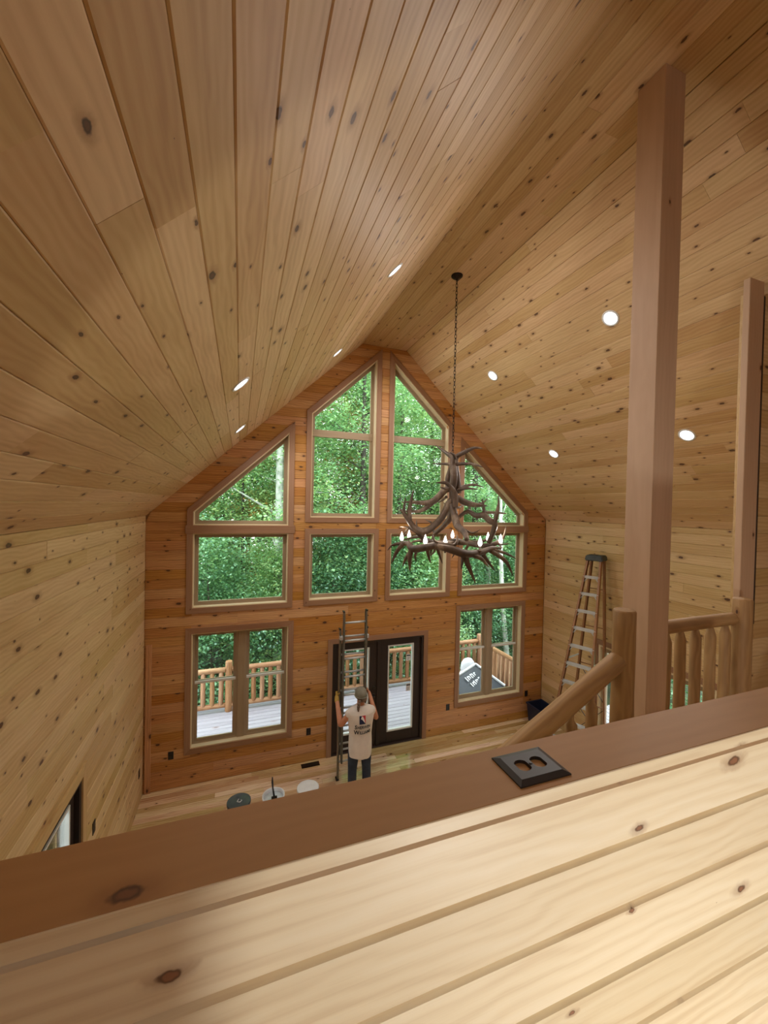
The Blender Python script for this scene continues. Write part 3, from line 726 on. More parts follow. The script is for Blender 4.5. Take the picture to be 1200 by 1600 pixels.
# ------------------------------------------------------------------ outlet plate lying on the cap
op = thing('outlet_plate', 'black duplex outlet cover plate lying loose on the brown cap', 'outlet cover', (0.570, 0.647, CAP))
def plate():
    bm = bmesh.new(); cx_, cy_ = 0.569, 0.6475; hx, hy = 0.0615, 0.0465; z0, zr, z1 = CAP+0.0005, CAP+0.003, CAP+0.0075
    def ring(rx, ry, z): return [bm.verts.new((cx_+sx*rx, cy_+sy*ry, z)) for sx, sy in ((-1, -1), (1, -1), (1, 1), (-1, 1))]
    a = ring(hx, hy, z0); b = ring(hx, hy, zr); c = ring(hx-0.012, hy-0.012, z1)
    for p, q in ((a, b), (b, c)):
        for i in range(4): bm.faces.new((p[i], p[(i+1) % 4], q[(i+1) % 4], q[i]))
    eds = [bm.edges.get((c[i], c[(i+1) % 4])) for i in range(4)]
    for sx in (-1, 1):
        hv = []
        for j in range(20):
            an = 2*math.pi*j/20; xx = 0.0195*sx+0.0172*math.cos(an); yy = 0.0172*math.sin(an)
            xx = 0.0195*sx+max(-0.0142, min(0.0142, xx-0.0195*sx)); hv.append(bm.verts.new((cx_+xx, cy_+yy, z1)))
        e = [bm.edges.new((hv[i], hv[(i+1) % 20])) for i in range(20)]; eds += e
        lw = [bm.verts.new((v.co.x, v.co.y, z0)) for v in hv]
        for i in range(20): bm.faces.new((hv[(i+1) % 20], hv[i], lw[i], lw[(i+1) % 20]))
    bmesh.ops.triangle_fill(bm, use_beauty=True, use_dissolve=False, edges=eds, normal=(0, 0, 1))
    bm.verts.index_update()
    o = mesh_obj('plate', [v.co.copy() for v in bm.verts], [tuple(v.index for v in f.verts) for f in bm.faces], 'outlet', op); bm.free()
plate()
MB().lathe((0.569, 0.6475, CAP+0.0075), [(0.0035, -0.001), (0.0035, 0.001), (0.0025, 0.0018)], 12).build('screw', 'black', op)

# wall outlets, light switch, floor vent
def wall_plate(name, label, p, U, N, cat='outlet'):
    p = V(p); N = V(N); U = V(U); t = thing(name, label, cat, p, 'black wall plates')
    MB().obox(p+N*0.003, U, Z_, N, 0.078, 0.125, 0.006).build('cover_plate', 'black', t)
    for s in (-1, 1): MB().obox(p+N*0.0068+Z_*(s*0.028), U, Z_, N, 0.034, 0.038, 0.003).build('socket', 'outlet', t)
for x, l in ((-0.996, 'black outlet low on the gable wall left of the left deck window'), (1.224, 'black outlet low on the gable wall just left of the patio door'),
             (4.081, 'black outlet low on the gable wall right of the patio door'), (6.064, 'black outlet low on the gable wall right of the right deck window')):
    wall_plate('wall_outlet', l, (x, D-0.001, 0.545), X_, -Y_)
wall_plate('wall_outlet', 'black outlet low on the left wall near the far corner', (XL+0.001, 6.84, 0.50), Y_, X_)
wall_plate('light_switch', 'black switch plate on the left wall just beyond the dark door', (XL+0.001, 4.84, 1.24), Y_, X_, 'switch')
vt = thing('floor_vent', 'dark brown slotted floor vent near the gable wall', 'vent', (1.25, 6.99, 0))
MB().box((1.09, 6.925, 0), (1.41, 7.045, 0.004)).build('vent_frame', 'iron', vt)
m = MB()
for i in range(14): m.box((1.11+i*0.0205, 6.945, 0.004), (1.122+i*0.0205, 7.025, 0.007))
m.build('louvers', 'black', vt)

# ------------------------------------------------------------------ antler chandelier
def crom(pts, n=5):
    """smooth path through points (with radius as 4th value)"""
    P = [V(p[:3]) for p in pts]; R = [p[3] for p in pts]; out = []; rad = []
    for i in range(len(P)-1):
        a = P[max(i-1, 0)]; b = P[i]; c = P[i+1]; d = P[min(i+2, len(P)-1)]
        for k in range(n):
            t = k/n
            out.append(0.5*((2*b)+(c-a)*t+(2*a-5*b+4*c-d)*t*t+(3*b-a-3*c+d)*t**3)); rad.append(R[i]+(R[i+1]-R[i])*t)
    out.append(P[-1]); rad.append(R[-1]); return out, rad
CHX, CHY = 2.604, 4.557
ch = thing('antler_chandelier', 'large two-tier antler chandelier with lit candle bulbs hanging from a chain', 'chandelier', (CHX, CHY, 4.4))
def pol(r, a, z, rad): return (CHX+r*math.cos(a), CHY+r*math.sin(a), z, rad)
MB().lathe((CHX, CHY, ZF), [(0.075, 0), (0.075, -0.012), (0.055, -0.03), (0.02, -0.04), (0.012, -0.06)], 20).build('canopy', 'iron', ch, True)
m = MB(); z = ZF-0.055; i = 0
while z > 5.22:
    vs = []; n1 = 12
    pts = []
    for j in range(n1+1):
        a = 2*math.pi*j/n1; dx = 0.0145*math.sin(a); dz = 0.030*math.cos(a)
        pts.append((CHX+(dx if i % 2 else dx*0.15), CHY+(dx*0.15 if i % 2 else dx), z-0.028+dz))
    m.tube(pts, 0.0038, 5, False); z -= 0.047; i += 1
cho = m.build('chain', 'iron', ch, True); cho['kind'] = 'stuff'
def antler(name, beam, tines):
    mm = MB(); p, r = crom(beam); mm.tube(p, r, 8)
    for t in tines: p, r = crom(t); mm.tube(p, r, 7)
    return mm.build(name, 'antler', ch, True)
FV = V((CHX, CHY, 0)).normalized(); RV = V((FV.y, -FV.x, 0)); CD = math.hypot(CHX, CHY)
def Q(X, Y, w, r):
    """a point of the chandelier: X, Y in a plan of its side view (1 unit = 1/649 m), w metres away from the viewer"""
    k = (CD+w)/CD; z = 5.526-Y/649.0
    p = V((CHX, CHY, 0))+RV*((X-585)/649.0*k)+FV*w
    return (p.x, p.y, EYE+(z-EYE)*k, r)
def ant(name, beam, *tines): antler(name, [Q(*b) for b in beam], [[Q(*q) for q in t] for t in tines])
ant('column_antler', [(600, 580, 0, .03), (590, 450, 0, .045), (600, 300, -.03, .05), (590, 200, 0, .046), (588, 140, 0, .04), (545, 108, .08, .028), (490, 68, .18, .018), (435, 30, .28, .004)],
    [(590, 195, 0, .03), (520, 190, .08, .018), (420, 188, .16, .004)])
ant('column_antler', [(645, 440, .05, .036), (625, 300, .06, .044), (608, 190, .04, .042), (620, 128, 0, .034), (680, 92, -.1, .028), (760, 55, -.16, .02), (828, 60, -.2, .004)],
    [(612, 195, 0, .026), (690, 188, -.06, .02), (770, 195, -.14, .015), (838, 218, -.2, .004)], [(606, 140, -.05, .024), (590, 110, -.18, .016), (560, 92, -.26, .004)])
ant('column_antler', [(556, 430, .12, .03), (548, 320, .12, .036), (575, 220, .09, .032), (600, 150, .08, .028), (640, 120, .2, .018), (650, 90, .34, .004)],
    [(640, 400, .08, .03), (690, 378, .14, .022), (770, 364, .22, .016), (850, 388, .3, .004)], [(640, 415, 0, .028), (700, 396, -.1, .02), (800, 402, -.2, .004)])
ant('column_antler', [(620, 560, -.14, .034), (610, 450, -.14, .042), (578, 392, -.2, .03), (530, 352, -.25, .022), (450, 352, -.3, .004)], [(570, 385, -.18, .022), (535, 400, -.26, .016), (485, 390, -.32, .004)])
ant('upper_arm_antler', [(572, 375, 0, .03), (510, 432, 0, .045), (430, 510, -.03, .045), (350, 527, -.03, .034), (250, 522, -.05, .02), (155, 524, -.05, .004)],
    [(450, 492, 0, .04), (390, 552, -.02, .036), (320, 596, -.05, .026), (220, 602, -.08, .016), (138, 602, -.1, .004)], [(540, 470, .02, .02), (510, 500, .1, .014), (470, 520, .16, .004)])
ant('upper_arm_antler', [(610, 460, 0, .036), (690, 512, 0, .044), (780, 535, 0, .032), (880, 540, 0, .005)], [(800, 535, 0, .024), (850, 510, .1, .014), (880, 480, .14, .004)])
ant('upper_arm_antler', [(600, 430, .05, .034), (590, 520, .22, .042), (570, 560, .42, .036), (540, 550, .62, .02), (520, 520, .76, .004)], [(585, 540, .3, .03), (640, 560, .46, .02), (680, 540, .6, .004)])
ant('lower_arm_antler', [(600, 470, 0, .03), (560, 530, 0, .045), (510, 640, -.05, .045), (430, 730, -.1, .045), (350, 772, -.12, .05), (270, 740, -.15, .042), (210, 662, -.15, .036), (165, 602, -.15, .022), (140, 588, -.15, .005)],
    [(228, 680, -.15, .036), (228, 580, -.15, .03), (245, 480, -.15, .016), (258, 410, -.15, .004)], [(178, 610, -.15, .02), (182, 540, -.16, .014), (190, 478, -.17, .004)], [(305, 775, -.1, .022), (290, 715, -.08, .014), (294, 668, -.08, .004)], [(440, 725, -.1, .024), (410, 690, -.06, .014), (370, 672, -.04, .004)])
ant('lower_arm_antler', [(650, 642, .05, .022), (720, 592, .05, .03), (790, 626, 0, .034), (850, 620, -.03, .04), (900, 662, -.05, .042), (945, 692, -.05, .038), (930, 770, -.02, .034), (900, 850, .02, .03)],
    [(942, 692, -.05, .032), (960, 600, -.08, .028), (972, 520, -.08, .015), (966, 455, -.08, .004)], [(858, 622, -.02, .028), (850, 540, 0, .018), (838, 478, 0, .004)], [(862, 598, 0, .024), (960, 596, 0, .017), (1042, 604, 0, .004)], [(722, 596, .06, .026), (738, 562, .1, .018), (730, 538, .12, .005)])
ant('lower_arm_antler', [(590, 530, -.06, .04), (618, 650, -.12, .05), (642, 720, -.22, .046), (700, 772, -.36, .036), (720, 830, -.46, .03)], [(640, 700, -.18, .03), (690, 745, -.08, .022), (765, 772, -.02, .012), (830, 742, 0, .004)])
ant('lower_arm_antler', [(600, 540, .08, .038), (575, 650, .22, .042), (520, 722, .34, .036), (450, 792, .44, .03), (430, 850, .48, .02)], [(575, 655, .22, .026), (560, 610, .4, .018), (575, 560, .52, .004)], [(455, 790, .44, .022), (430, 752, .5, .014), (436, 730, .52, .004)])
# the lamp ring
ant('ring_antler', [(638, 790, -.52, .005), (636, 855, -.6, .018), (600, 884, -.6, .026), (500, 880, -.6, .042), (380, 908, -.56, .045), (262, 926, -.46, .046), (222, 884, -.38, .036), (150, 884, -.3, .024), (90, 905, -.24, .008)],
    [(252, 930, -.45, .036), (238, 1010, -.46, .030), (242, 1122, -.46, .004)], [(242, 950, -.44, .026), (200, 1022, -.4, .02), (180, 1082, -.4, .004)], [(180, 884, -.34, .032), (122, 960, -.3, .026), (78, 1064, -.3, .004)], [(150, 884, -.3, .02), (85, 900, -.24, .015), (42, 948, -.22, .004)],
    [(390, 928, -.55, .028), (402, 990, -.5, .018), (420, 1042, -.48, .004)], [(470, 896, -.58, .026), (490, 960, -.54, .018), (520, 1042, -.5, .004)], [(500, 872, -.6, .026), (450, 850, -.62, .016), (434, 800, -.62, .004)], [(300, 930, -.5, .024), (285, 985, -.36, .016), (292, 1030, -.3, .004)])
ant('ring_antler', [(470, 892, -.62, .034), (600, 920, -.62, .050), (720, 952, -.56, .050), (840, 932, -.42, .042), (920, 897, -.3, .03), (1005, 888, -.2, .005)],
    [(705, 960, -.56, .042), (742, 1062, -.54, .030), (802, 1196, -.5, .004)], [(690, 962, -.56, .024), (684, 1040, -.6, .016), (680, 1086, -.62, .004)], [(740, 955, -.54, .030), (840, 985, -.5, .025), (905, 1056, -.48, .004)], [(915, 915, -.3, .032), (1040, 998, -.2, .026), (1102, 1114, -.14, .004)],
    [(940, 905, -.28, .024), (1050, 938, -.12, .017), (1122, 975, -.1, .004)], [(850, 945, -.4, .028), (900, 1010, -.32, .02), (956, 1084, -.28, .004)])
ant('ring_antler', [(138, 738, -.1, .004), (220, 744, -.06, .018), (290, 775, 0, .028), (350, 830, .08, .036), (440, 868, .2, .04), (560, 862, .4, .034), (650, 850, .55, .006)],
    [(220, 748, -.06, .018), (190, 790, .02, .012), (182, 830, .06, .004)], [(330, 815, .05, .026), (250, 830, .18, .018), (160, 858, .26, .004)], [(440, 870, .2, .028), (450, 940, .3, .018), (400, 985, .36, .004)])
ant('ring_antler', [(1036, 708, .05, .004), (1022, 790, .05, .018), (965, 850, .1, .03), (860, 878, .2, .038), (740, 862, .34, .038), (640, 838, .5, .028), (560, 842, .6, .005)],
    [(960, 852, .1, .024), (1000, 862, .2, .014), (1060, 850, .26, .004)], [(860, 880, .2, .03), (872, 950, .3, .018), (850, 1010, .34, .004)], [(740, 864, .34, .026), (715, 915, .44, .016), (720, 960, .48, .004)])
ant('ring_antler', [(330, 850, .42, .026), (450, 866, .56, .038), (590, 860, .62, .040), (740, 856, .56, .034), (850, 840, .44, .022), (905, 800, .36, .005)],
    [(450, 868, .56, .026), (420, 940, .64, .017), (430, 1000, .66, .004)], [(600, 862, .62, .026), (620, 940, .7, .017), (600, 990, .72, .004)], [(340, 850, .42, .022), (270, 862, .46, .014), (220, 900, .48, .004)])
for (X, w) in ((165, -.12), (228, .32), (370, -.5), (540, -.6), (600, .62), (830, -.48), (893, .38), (996, .02)):
    x, y, _, _ = Q(X, 800, w, 0); z0 = 4.205
    sl = MB().lathe((x, y, z0-0.075), [(0.012, 0), (0.013, 0.02), (0.024, 0.024), (0.024, 0.034), (0.013, 0.038), (0.012, 0.085)], 12).build('candle_sleeve', 'antler', ch, True)
    MB().lathe((x, y, z0+0.005), [(0.010, 0), (0.024, 0.026), (0.026, 0.042), (0.016, 0.078), (0.005, 0.112), (0.001, 0.122)], 12).build('candle_bulb', 'flame', sl, True)
    ld = bpy.data.lights.new('candle', 'POINT'); ld.energy = CANDLE_W; ld.color = (1.0, 0.92, 0.80); ld.shadow_soft_size = 0.03
    lo = bpy.data.objects.new('candle', ld); reg(lo, Matrix.Translation(V((x, y, z0+0.18))), ch)

# ------------------------------------------------------------------ extension ladder held by the man
el = thing('extension_ladder', 'tall aluminium extension ladder standing upright, held by the man', 'ladder', (1.85, 6.43, 0))
def ladder_section(x0, x1, y, z0, z1, zr, tagname):
    for x in (x0, x1):
        t = MB(); t.box((x-0.004, y-0.036, z0), (x+0.004, y+0.036, z1)); s = 1 if x == x0 else -1
        for yy in (-0.036, 0.030): t.box((x, y+yy, z0) if s > 0 else (x-0.022, y+yy, z0), (x+0.022, y+yy+0.006, z1) if s > 0 else (x, y+yy+0.006, z1))
        t.build(tagname+'_rail', 'aludull', el)
        MB().box((x-0.016, y-0.04, z1), (x+0.016, y+0.04, z1+0.02), 0.004).build('rail_cap', 'black', el)
    z = zr
    while z < z1-0.05:
        MB().tube([(x0, y, z), (x1, y, z)], 0.017, 10).build('rung', 'alu', el, True); z += 0.305
ladder_section(1.652, 2.056, 6.385, 0.33, 2.875, 0.555, 'fly')
ladder_section(1.612, 2.092, 6.465, 0.03, 2.56, 0.30, 'base')
for x in (1.612, 2.092): MB().box((x-0.025, 6.42, 0.0), (x+0.025, 6.51, 0.035), 0.006).build('foot', 'black', el)
for x in (1.632, 2.074): MB().box((x-0.03, 6.38, 2.40), (x+0.03, 6.47, 2.46), 0.004).build('guide_bracket', 'alu', el)

# ------------------------------------------------------------------ step ladder by the right wall
sl_ = thing('step_ladder', 'tall orange-brown step ladder with aluminium steps by the right wall', 'ladder', (5.9, 5.3, 0))
th = 0.401; nn = V((-math.cos(th), -math.sin(th), 0)); ss = V((math.sin(th), -math.cos(th), 0)); C0 = V((6.15, 5.476, 3.751))
def FP(sg, h): return C0+nn*(0.326*h)+ss*(sg*(0.122+0.062*h))-Z_*h
def RP(sg, h): return C0-nn*(0.182-0.091*h)+ss*(sg*(0.118+0.058*h))-Z_*h
HB = 3.745
def rail(name, A, B, inward):
    x = (B-A).normalized(); y = V(inward).normalized(); y = (y-x*y.dot(x)).normalized(); zz = x.cross(y); L = (B-A).length; c = (A+B)/2
    t = MB(); t.obox(c, x, y, zz, L, 0.006, 0.078)
    for s in (-1, 1): t.obox(c+zz*(s*0.036)+y*0.014, x, y, zz, L, 0.028, 0.006)
    return t.build(name, 'fibre', sl_)
for sg in (-1, 1):
    rail('front_rail', FP(sg, -0.02), FP(sg, HB), ss*(-sg)); rail('rear_rail', RP(sg, -0.02), RP(sg, HB), ss*(-sg))
    for P in (FP, RP):
        t = MB(); t.obox(P(sg, HB-0.04), nn, ss, Z_, 0.10, 0.045, 0.085); t.build('rubber_foot', 'black', sl_)
for i in range(1, 12):
    h = 0.30*i; a, b = FP(-1, h), FP(1, h); x = (b-a).normalized(); L = (b-a).length
    t = MB(); t.obox((a+b)/2, x, nn, Z_, L, 0.082, 0.010)
    for k in range(5): t.obox((a+b)/2+nn*(-0.032+0.016*k)+Z_*0.007, x, nn, Z_, L, 0.006, 0.004)
    t.obox((a+b)/2+nn*0.039-Z_*0.016, x, nn, Z_, L, 0.005, 0.034); t.obox((a+b)/2-nn*0.039-Z_*0.016, x, nn, Z_, L, 0.005, 0.034)
    st = t.build('step', 'alu', sl_)
    for e, s in ((a, 1), (b, -1)): MB().bar(e+x*(s*0.012)-Z_*0.10+nn*0.03, e+x*(s*0.075)-Z_*0.02+nn*0.03, 0.018, 0.004, nn).build('step_brace', 'alu', st)
for h in (0.55, 1.25, 1.95, 2.65, 3.3):
    MB().bar(RP(-1, h), RP(1, h), 0.03, 0.012).build('rear_bar', 'fibre', sl_)
for h in (1.95, 2.65):
    MB().bar(RP(-1, h), RP(1, h+0.65), 0.012, 0.008).bar(RP(1, h), RP(-1, h+0.65), 0.012, 0.008).build('rear_brace', 'iron', sl_)
for sg in (-1, 1):
    MB().bar(FP(sg, 1.75), RP(sg, 1.80), 0.028, 0.006, ss).build('spreader', 'alu', sl_)
t = MB(); cc = C0-nn*0.08+Z_*0.035; bm = bmesh.new(); bmesh.ops.create_cube(bm, size=1)
for v in bm.verts: v.co = V((v.co.x*0.30*(0.86 if v.co.z > 0 else 1), v.co.y*0.31*(0.9 if v.co.z > 0 else 1), v.co.z*0.10))
bmesh.ops.bevel(bm, geom=bm.edges[:], offset=0.014, segments=2, affect='EDGES'); bm.verts.index_update()
t.add([cc+nn*v.co.x+ss*v.co.y+Z_*v.co.z for v in bm.verts], [tuple(v.index for v in f.verts) for f in bm.faces]); bm.free()
tcap = t.build('top_cap', 'capgrey', sl_)
m = MB(); m.obox(cc+Z_*0.051, nn, ss, Z_, 0.20, 0.02, 0.006); m.obox(cc+Z_*0.051+ss*0.07, nn, ss, Z_, 0.05, 0.05, 0.006); m.obox(cc+Z_*0.051-ss*0.07, nn, ss, Z_, 0.05, 0.05, 0.006)
m.build('tool_slot', 'black', tcap)

# ------------------------------------------------------------------ the man
MX, MY = 1.85, 5.95
def mp(x, y, z): return V((MX+x, MY+y, z))
man = thing('person', 'man in a white sleeveless shirt, grey cap and jeans, seen from behind gripping the ladder', 'person', (MX, MY, 0))
def remesh(o, vox, smooth=6, fac=0.5):
    r = o.modifiers.new('remesh', 'REMESH'); r.mode = 'VOXEL'; r.voxel_size = vox; r.use_smooth_shade = True
    if smooth: s = o.modifiers.new('smooth', 'SMOOTH'); s.iterations = smooth; s.factor = fac
def limb(m, pts, n=12):
    p, r = crom(pts, 4); m.tube(p, r, n)
    for q in (pts[0], pts[-1]): m.ball(q[:3], q[3])
def J(x, y, z, r): return (MX+x, MY+y, z, r)
LH = V((1.612, 6.465, 1.45)); RH = V((2.092, 6.465, 1.45))      # where the hands grip the rails
def hand(m, G, s, rf, pr):
    """hand closed round a vertical rail at G from its outer side; s=-1 left hand, +1 right hand"""
    o = V((s, 0, 0))
    m.add(*ball_vf(G+o*0.034+V((0, -0.008, 0)), 0.017*pr, 0.042*pr, 0.044*pr))
    lens = (0.96, 1.08, 1.0, 0.82)
    for i in range(4):
        z = 0.033-0.022*i; L = lens[i]
        a = G+o*0.034+V((0, 0.02, z)); b = G+o*0.030+V((0, 0.052*L, z-0.002)); c = G+o*(0.004)+V((0, 0.056*L, z-0.004)); d = G-o*0.022+V((0, 0.045*L, z-0.006))
        p, r = crom([(*a, rf), (*b, rf*1.02), (*c, rf*0.94), (*d, rf*0.82)], 3); m.tube(p, r, 8); m.ball(d, rf*0.82, n=8, m=6)
    p, r = crom([(*(G+o*0.036+V((0, -0.034, 0.0))), rf*1.15), (*(G+o*0.026+V((0, -0.052, 0.03))), rf*1.1), (*(G-o*0.002+V((0, -0.05, 0.05))), rf)], 3)
    m.tube(p, r, 8); m.ball(p[-1], rf, n=8, m=6)
def ball_vf(c, a, b, d):
    t = MB().ball(c, a, b, d); return t.v, t.f
b = MB()
b.lathe(mp(0, 0, 0), [(0.12, 0.90), (0.165, 0.97), (0.15, 1.10), (0.158, 1.22), (0.175, 1.34), (0.155, 1.41), (0.085, 1.465), (0.062, 1.50)], 24, sx=1.0, sy=0.66)
limb(b, [J(0, 0.0, 1.44, .064), J(0, 0.01, 1.52, .058), J(0, 0.02, 1.58, .058)])
b.ball(mp(0, 0.012, 1.655), 0.076, 0.096, 0.108); b.ball(mp(0, 0.055, 1.592), 0.056, 0.058, 0.050); b.ball(mp(0, 0.108, 1.632), 0.012, 0.02, 0.02)
b.ball(mp(0, 0.09, 1.68), 0.05, 0.02, 0.014)
for s in (-1, 1): b.ball(mp(s*0.078, 0.005, 1.64), 0.012, 0.022, 0.032)
limb(b, [J(-.165, 0, 1.395, .054), J(-.232, .025, 1.30, .050), J(-.300, .09, 1.185, .044), J(-.300, .19, 1.255, .044), (LH.x-.048, LH.y-.075, LH.z-.03, .030), (LH.x-.036, LH.y-.03, LH.z, .026)])
limb(b, [J(.165, 0, 1.395, .054), J(.232, .025, 1.31, .050), J(.290, .09, 1.205, .044), J(.290, .19, 1.265, .043), (RH.x+.048, RH.y-.075, RH.z-.03, .030), (RH.x+.036, RH.y-.03, RH.z, .026)])
hand(b, LH, -1, 0.0088, 1.0); hand(b, RH, 1, 0.0088, 1.0)
for s in (-1, 1):
    limb(b, [J(s*.09, 0, .93, .088), J(s*.105, .01, .70, .076), J(s*.115, .015, .49, .055), J(s*.12, -.005, .30, .052), J(s*.12, -.01, .10, .036)])
body = b.build('body', 'skin', man, True); remesh(body, 0.0075, 3)
for s in (-1, 1): MB().ball(mp(s*0.030, 0.096, 1.655), 0.011, 0.008, 0.008).build('eye', 'white', man, True)
MB().ball(mp(0, 0.105, 1.598), 0.022, 0.006, 0.005).build('mouth', 'boot', man, True)
g = MB(); hand(g, LH, -1, 0.0125, 1.2)
limb(g, [(LH.x-.052, LH.y-.10, LH.z-.05, .040), (LH.x-.044, LH.y-.05, LH.z-.012, .036)])
gl = g.build('glove', 'glove', man, True); gl['label'] = 'yellow work glove on the left hand'; remesh(gl, 0.006, 2)
# jeans, boots
j = MB()
j.lathe(mp(0, 0, 0), [(0.10, 0.80), (0.165, 0.86), (0.178, 0.95), (0.17, 1.04)], 24, sx=1.0, sy=0.74)
for s in (-1, 1):
    limb(j, [J(s*.088, 0, .90, .100), J(s*.104, .01, .70, .092), J(s*.115, .015, .49, .074), J(s*.12, .0, .28, .070), J(s*.122, -.005, .075, .068)])
jo = j.build('jeans', 'jeans', man, True); remesh(jo, 0.012, 5)
for s in (-1, 1):
    t = MB(); t.ball(mp(s*.122, .06, .045), .048, .135, .045); t.ball(mp(s*.122, -.02, .085), .046, .055, .06); bo = t.build('boot', 'boot', man, True); remesh(bo, 0.01, 3)
# shirt
RINGS = [(.70, .186, .146), (.80, .190, .150), (.92, .188, .148), (1.05, .182, .140), (1.18, .194, .142), (1.30, .214, .146), (1.39, .222, .136), (1.44, .196, .116), (1.475, .125, .092), (1.50, .078, .076)]
def shirt_r(z):
    for i in range(len(RINGS)-1):
        if RINGS[i][0] <= z <= RINGS[i+1][0]:
            t = (z-RINGS[i][0])/(RINGS[i+1][0]-RINGS[i][0]); return RINGS[i][1]+(RINGS[i+1][1]-RINGS[i][1])*t, RINGS[i][2]+(RINGS[i+1][2]-RINGS[i][2])*t
    return RINGS[-1][1:]
s_ = MB(); vs = []; fs = []; n = 48
for k, (z, rx, ry) in enumerate(RINGS):
    for i in range(n):
        a = 2*math.pi*i/n; fo = 1+0.022*math.sin(7*a+3*z)*max(0, (1.1-z))*1.6
        zz = z+(0.014*math.sin(2*a+0.5) if k == 0 else 0); vs.append(mp(rx*fo*math.cos(a), ry*fo*math.sin(a), zz))
for k in range(len(RINGS)-1):
    for i in range(n): fs.append((k*n+i, k*n+(i+1) % n, (k+1)*n+(i+1) % n, (k+1)*n+i))
fs.append(tuple(range(n-1, -1, -1))); fs.append(tuple((len(RINGS)-1)*n+i for i in range(n)))
s_.add(vs, fs)
for s in (-1, 1): limb(s_, [J(s*.13, 0, 1.405, .074), J(s*.168, .006, 1.39, .072), J(s*.185, .01, 1.376, .070)])
so = s_.build('shirt', 'shirt', man, True); remesh(so, 0.009, 4)
def on_shirt(x, z):
    rx, ry = shirt_r(z); return mp(x, -ry*math.sqrt(max(0.02, 1-(x/rx)**2))-0.0115, z)
def text_mesh(txt, size):
    cu = bpy.data.curves.new('txt', 'FONT'); cu.body = txt; cu.size = size; cu.align_x = 'LEFT'; cu.resolution_u = 3; cu.offset = size*0.028
    ob = bpy.data.objects.new('txt', cu); COL.objects.link(ob); bpy.context.view_layer.update()
    me = bpy.data.meshes.new_from_object(ob.evaluated_get(bpy.context.evaluated_depsgraph_get()))
    v = [tuple(p.co) for p in me.vertices]; f = [tuple(p.vertices) for p in me.polygons]
    bpy.data.objects.remove(ob); bpy.data.curves.remove(cu); bpy.data.meshes.remove(me); return v, f
def small_caps(word, z, width, h):
    a, fa = text_mesh(word[0], h*1.32); c, fc = text_mesh(word[1:], h)
    wa = max(p[0] for p in a)+h*0.06; verts = list(a)+[(p[0]+wa, p[1], 0) for p in c]; faces = fa+[tuple(i+len(a) for i in f) for f in fc]
    W = max(p[0] for p in verts); k = width/W
    P = [on_shirt((p[0]*k-width/2)-0.004, z+p[1]) for p in verts]
    return P, faces
t = MB()
for wd, z, wdt in (('SHERWIN', 1.190, 0.250), ('WILLIAMS', 1.108, 0.268)): t.add(*small_caps(wd, z, wdt, 0.066))
t.build('shirt_lettering', 'print_dark', so)
def patch(name, poly, mat, lift=0.0):
    xs = [p[0] for p in poly]; n = 1; P = [on_shirt(x, z)-V((0, lift, 0)) for x, z in poly]
    mesh_obj(name, P, [tuple(range(len(P)))], mat, so)
ex0, ex1, ez0, ez1 = -0.062, 0.036, 1.262, 1.392
patch('emblem_blue', [(ex0, ez0), (ex1, ez0), (ex1-0.012, ez0+0.03), (-0.018, ez0+0.07), (-0.03, ez1), (ex0, ez1)], 'print_blue')
patch('emblem_red', [(ex1, ez0+0.004), (ex1, ez1), (-0.026, ez1), (-0.012, ez0+0.082), (0.012, ez0+0.055)], 'print_red')
patch('emblem_white', [(-0.04, ez0+0.082), (-0.02, ez0+0.075), (0.014, ez0+0.030), (0.026, ez0+0.012), (0.022, ez0+0.045), (0.010, ez0+0.085), (-0.004, ez0+0.115), (-0.024, ez0+0.122), (-0.034, ez0+0.105)], 'print_white', 0.0012)
# cap and hair
c_ = MB(); c_.ball(mp(0, 0.012, 1.668), 0.096, 0.112, 0.104, 18, 12)
co = c_.build('cap', 'capcloth', man, True)
t = MB(); t.ball(mp(0, 0.125, 1.675), 0.07, 0.07, 0.010, 14, 6); t.build('cap_bill', 'capcloth', co, True)
MB().tube([mp(0.096*math.cos(a), 0.012+0.112*math.sin(a), 1.640) for a in [i*2*math.pi/24 for i in range(25)]], 0.008, 6, False).build('cap_band', 'capcloth', co, True)
h = MB(); h.ball(mp(0.012, -0.028, 1.612), 0.078, 0.072, 0.062, 14, 9); h.ball(mp(0.066, -0.02, 1.585), 0.022, 0.04, 0.06, 10, 7)
h.build('hair', 'hair', man, True)
pt_ = MB()
for i, (x, y, z, r) in enumerate(((-.048, -.088, 1.595, .024), (-.064, -.098, 1.560, .027), (-.070, -.102, 1.522, .026), (-.072, -.102, 1.486, .021), (-.070, -.100, 1.456, .014))): pt_.ball(mp(x, y, z), r, r, r*1.05, 10, 7)
pt_.build('ponytail', 'hair', man, True)

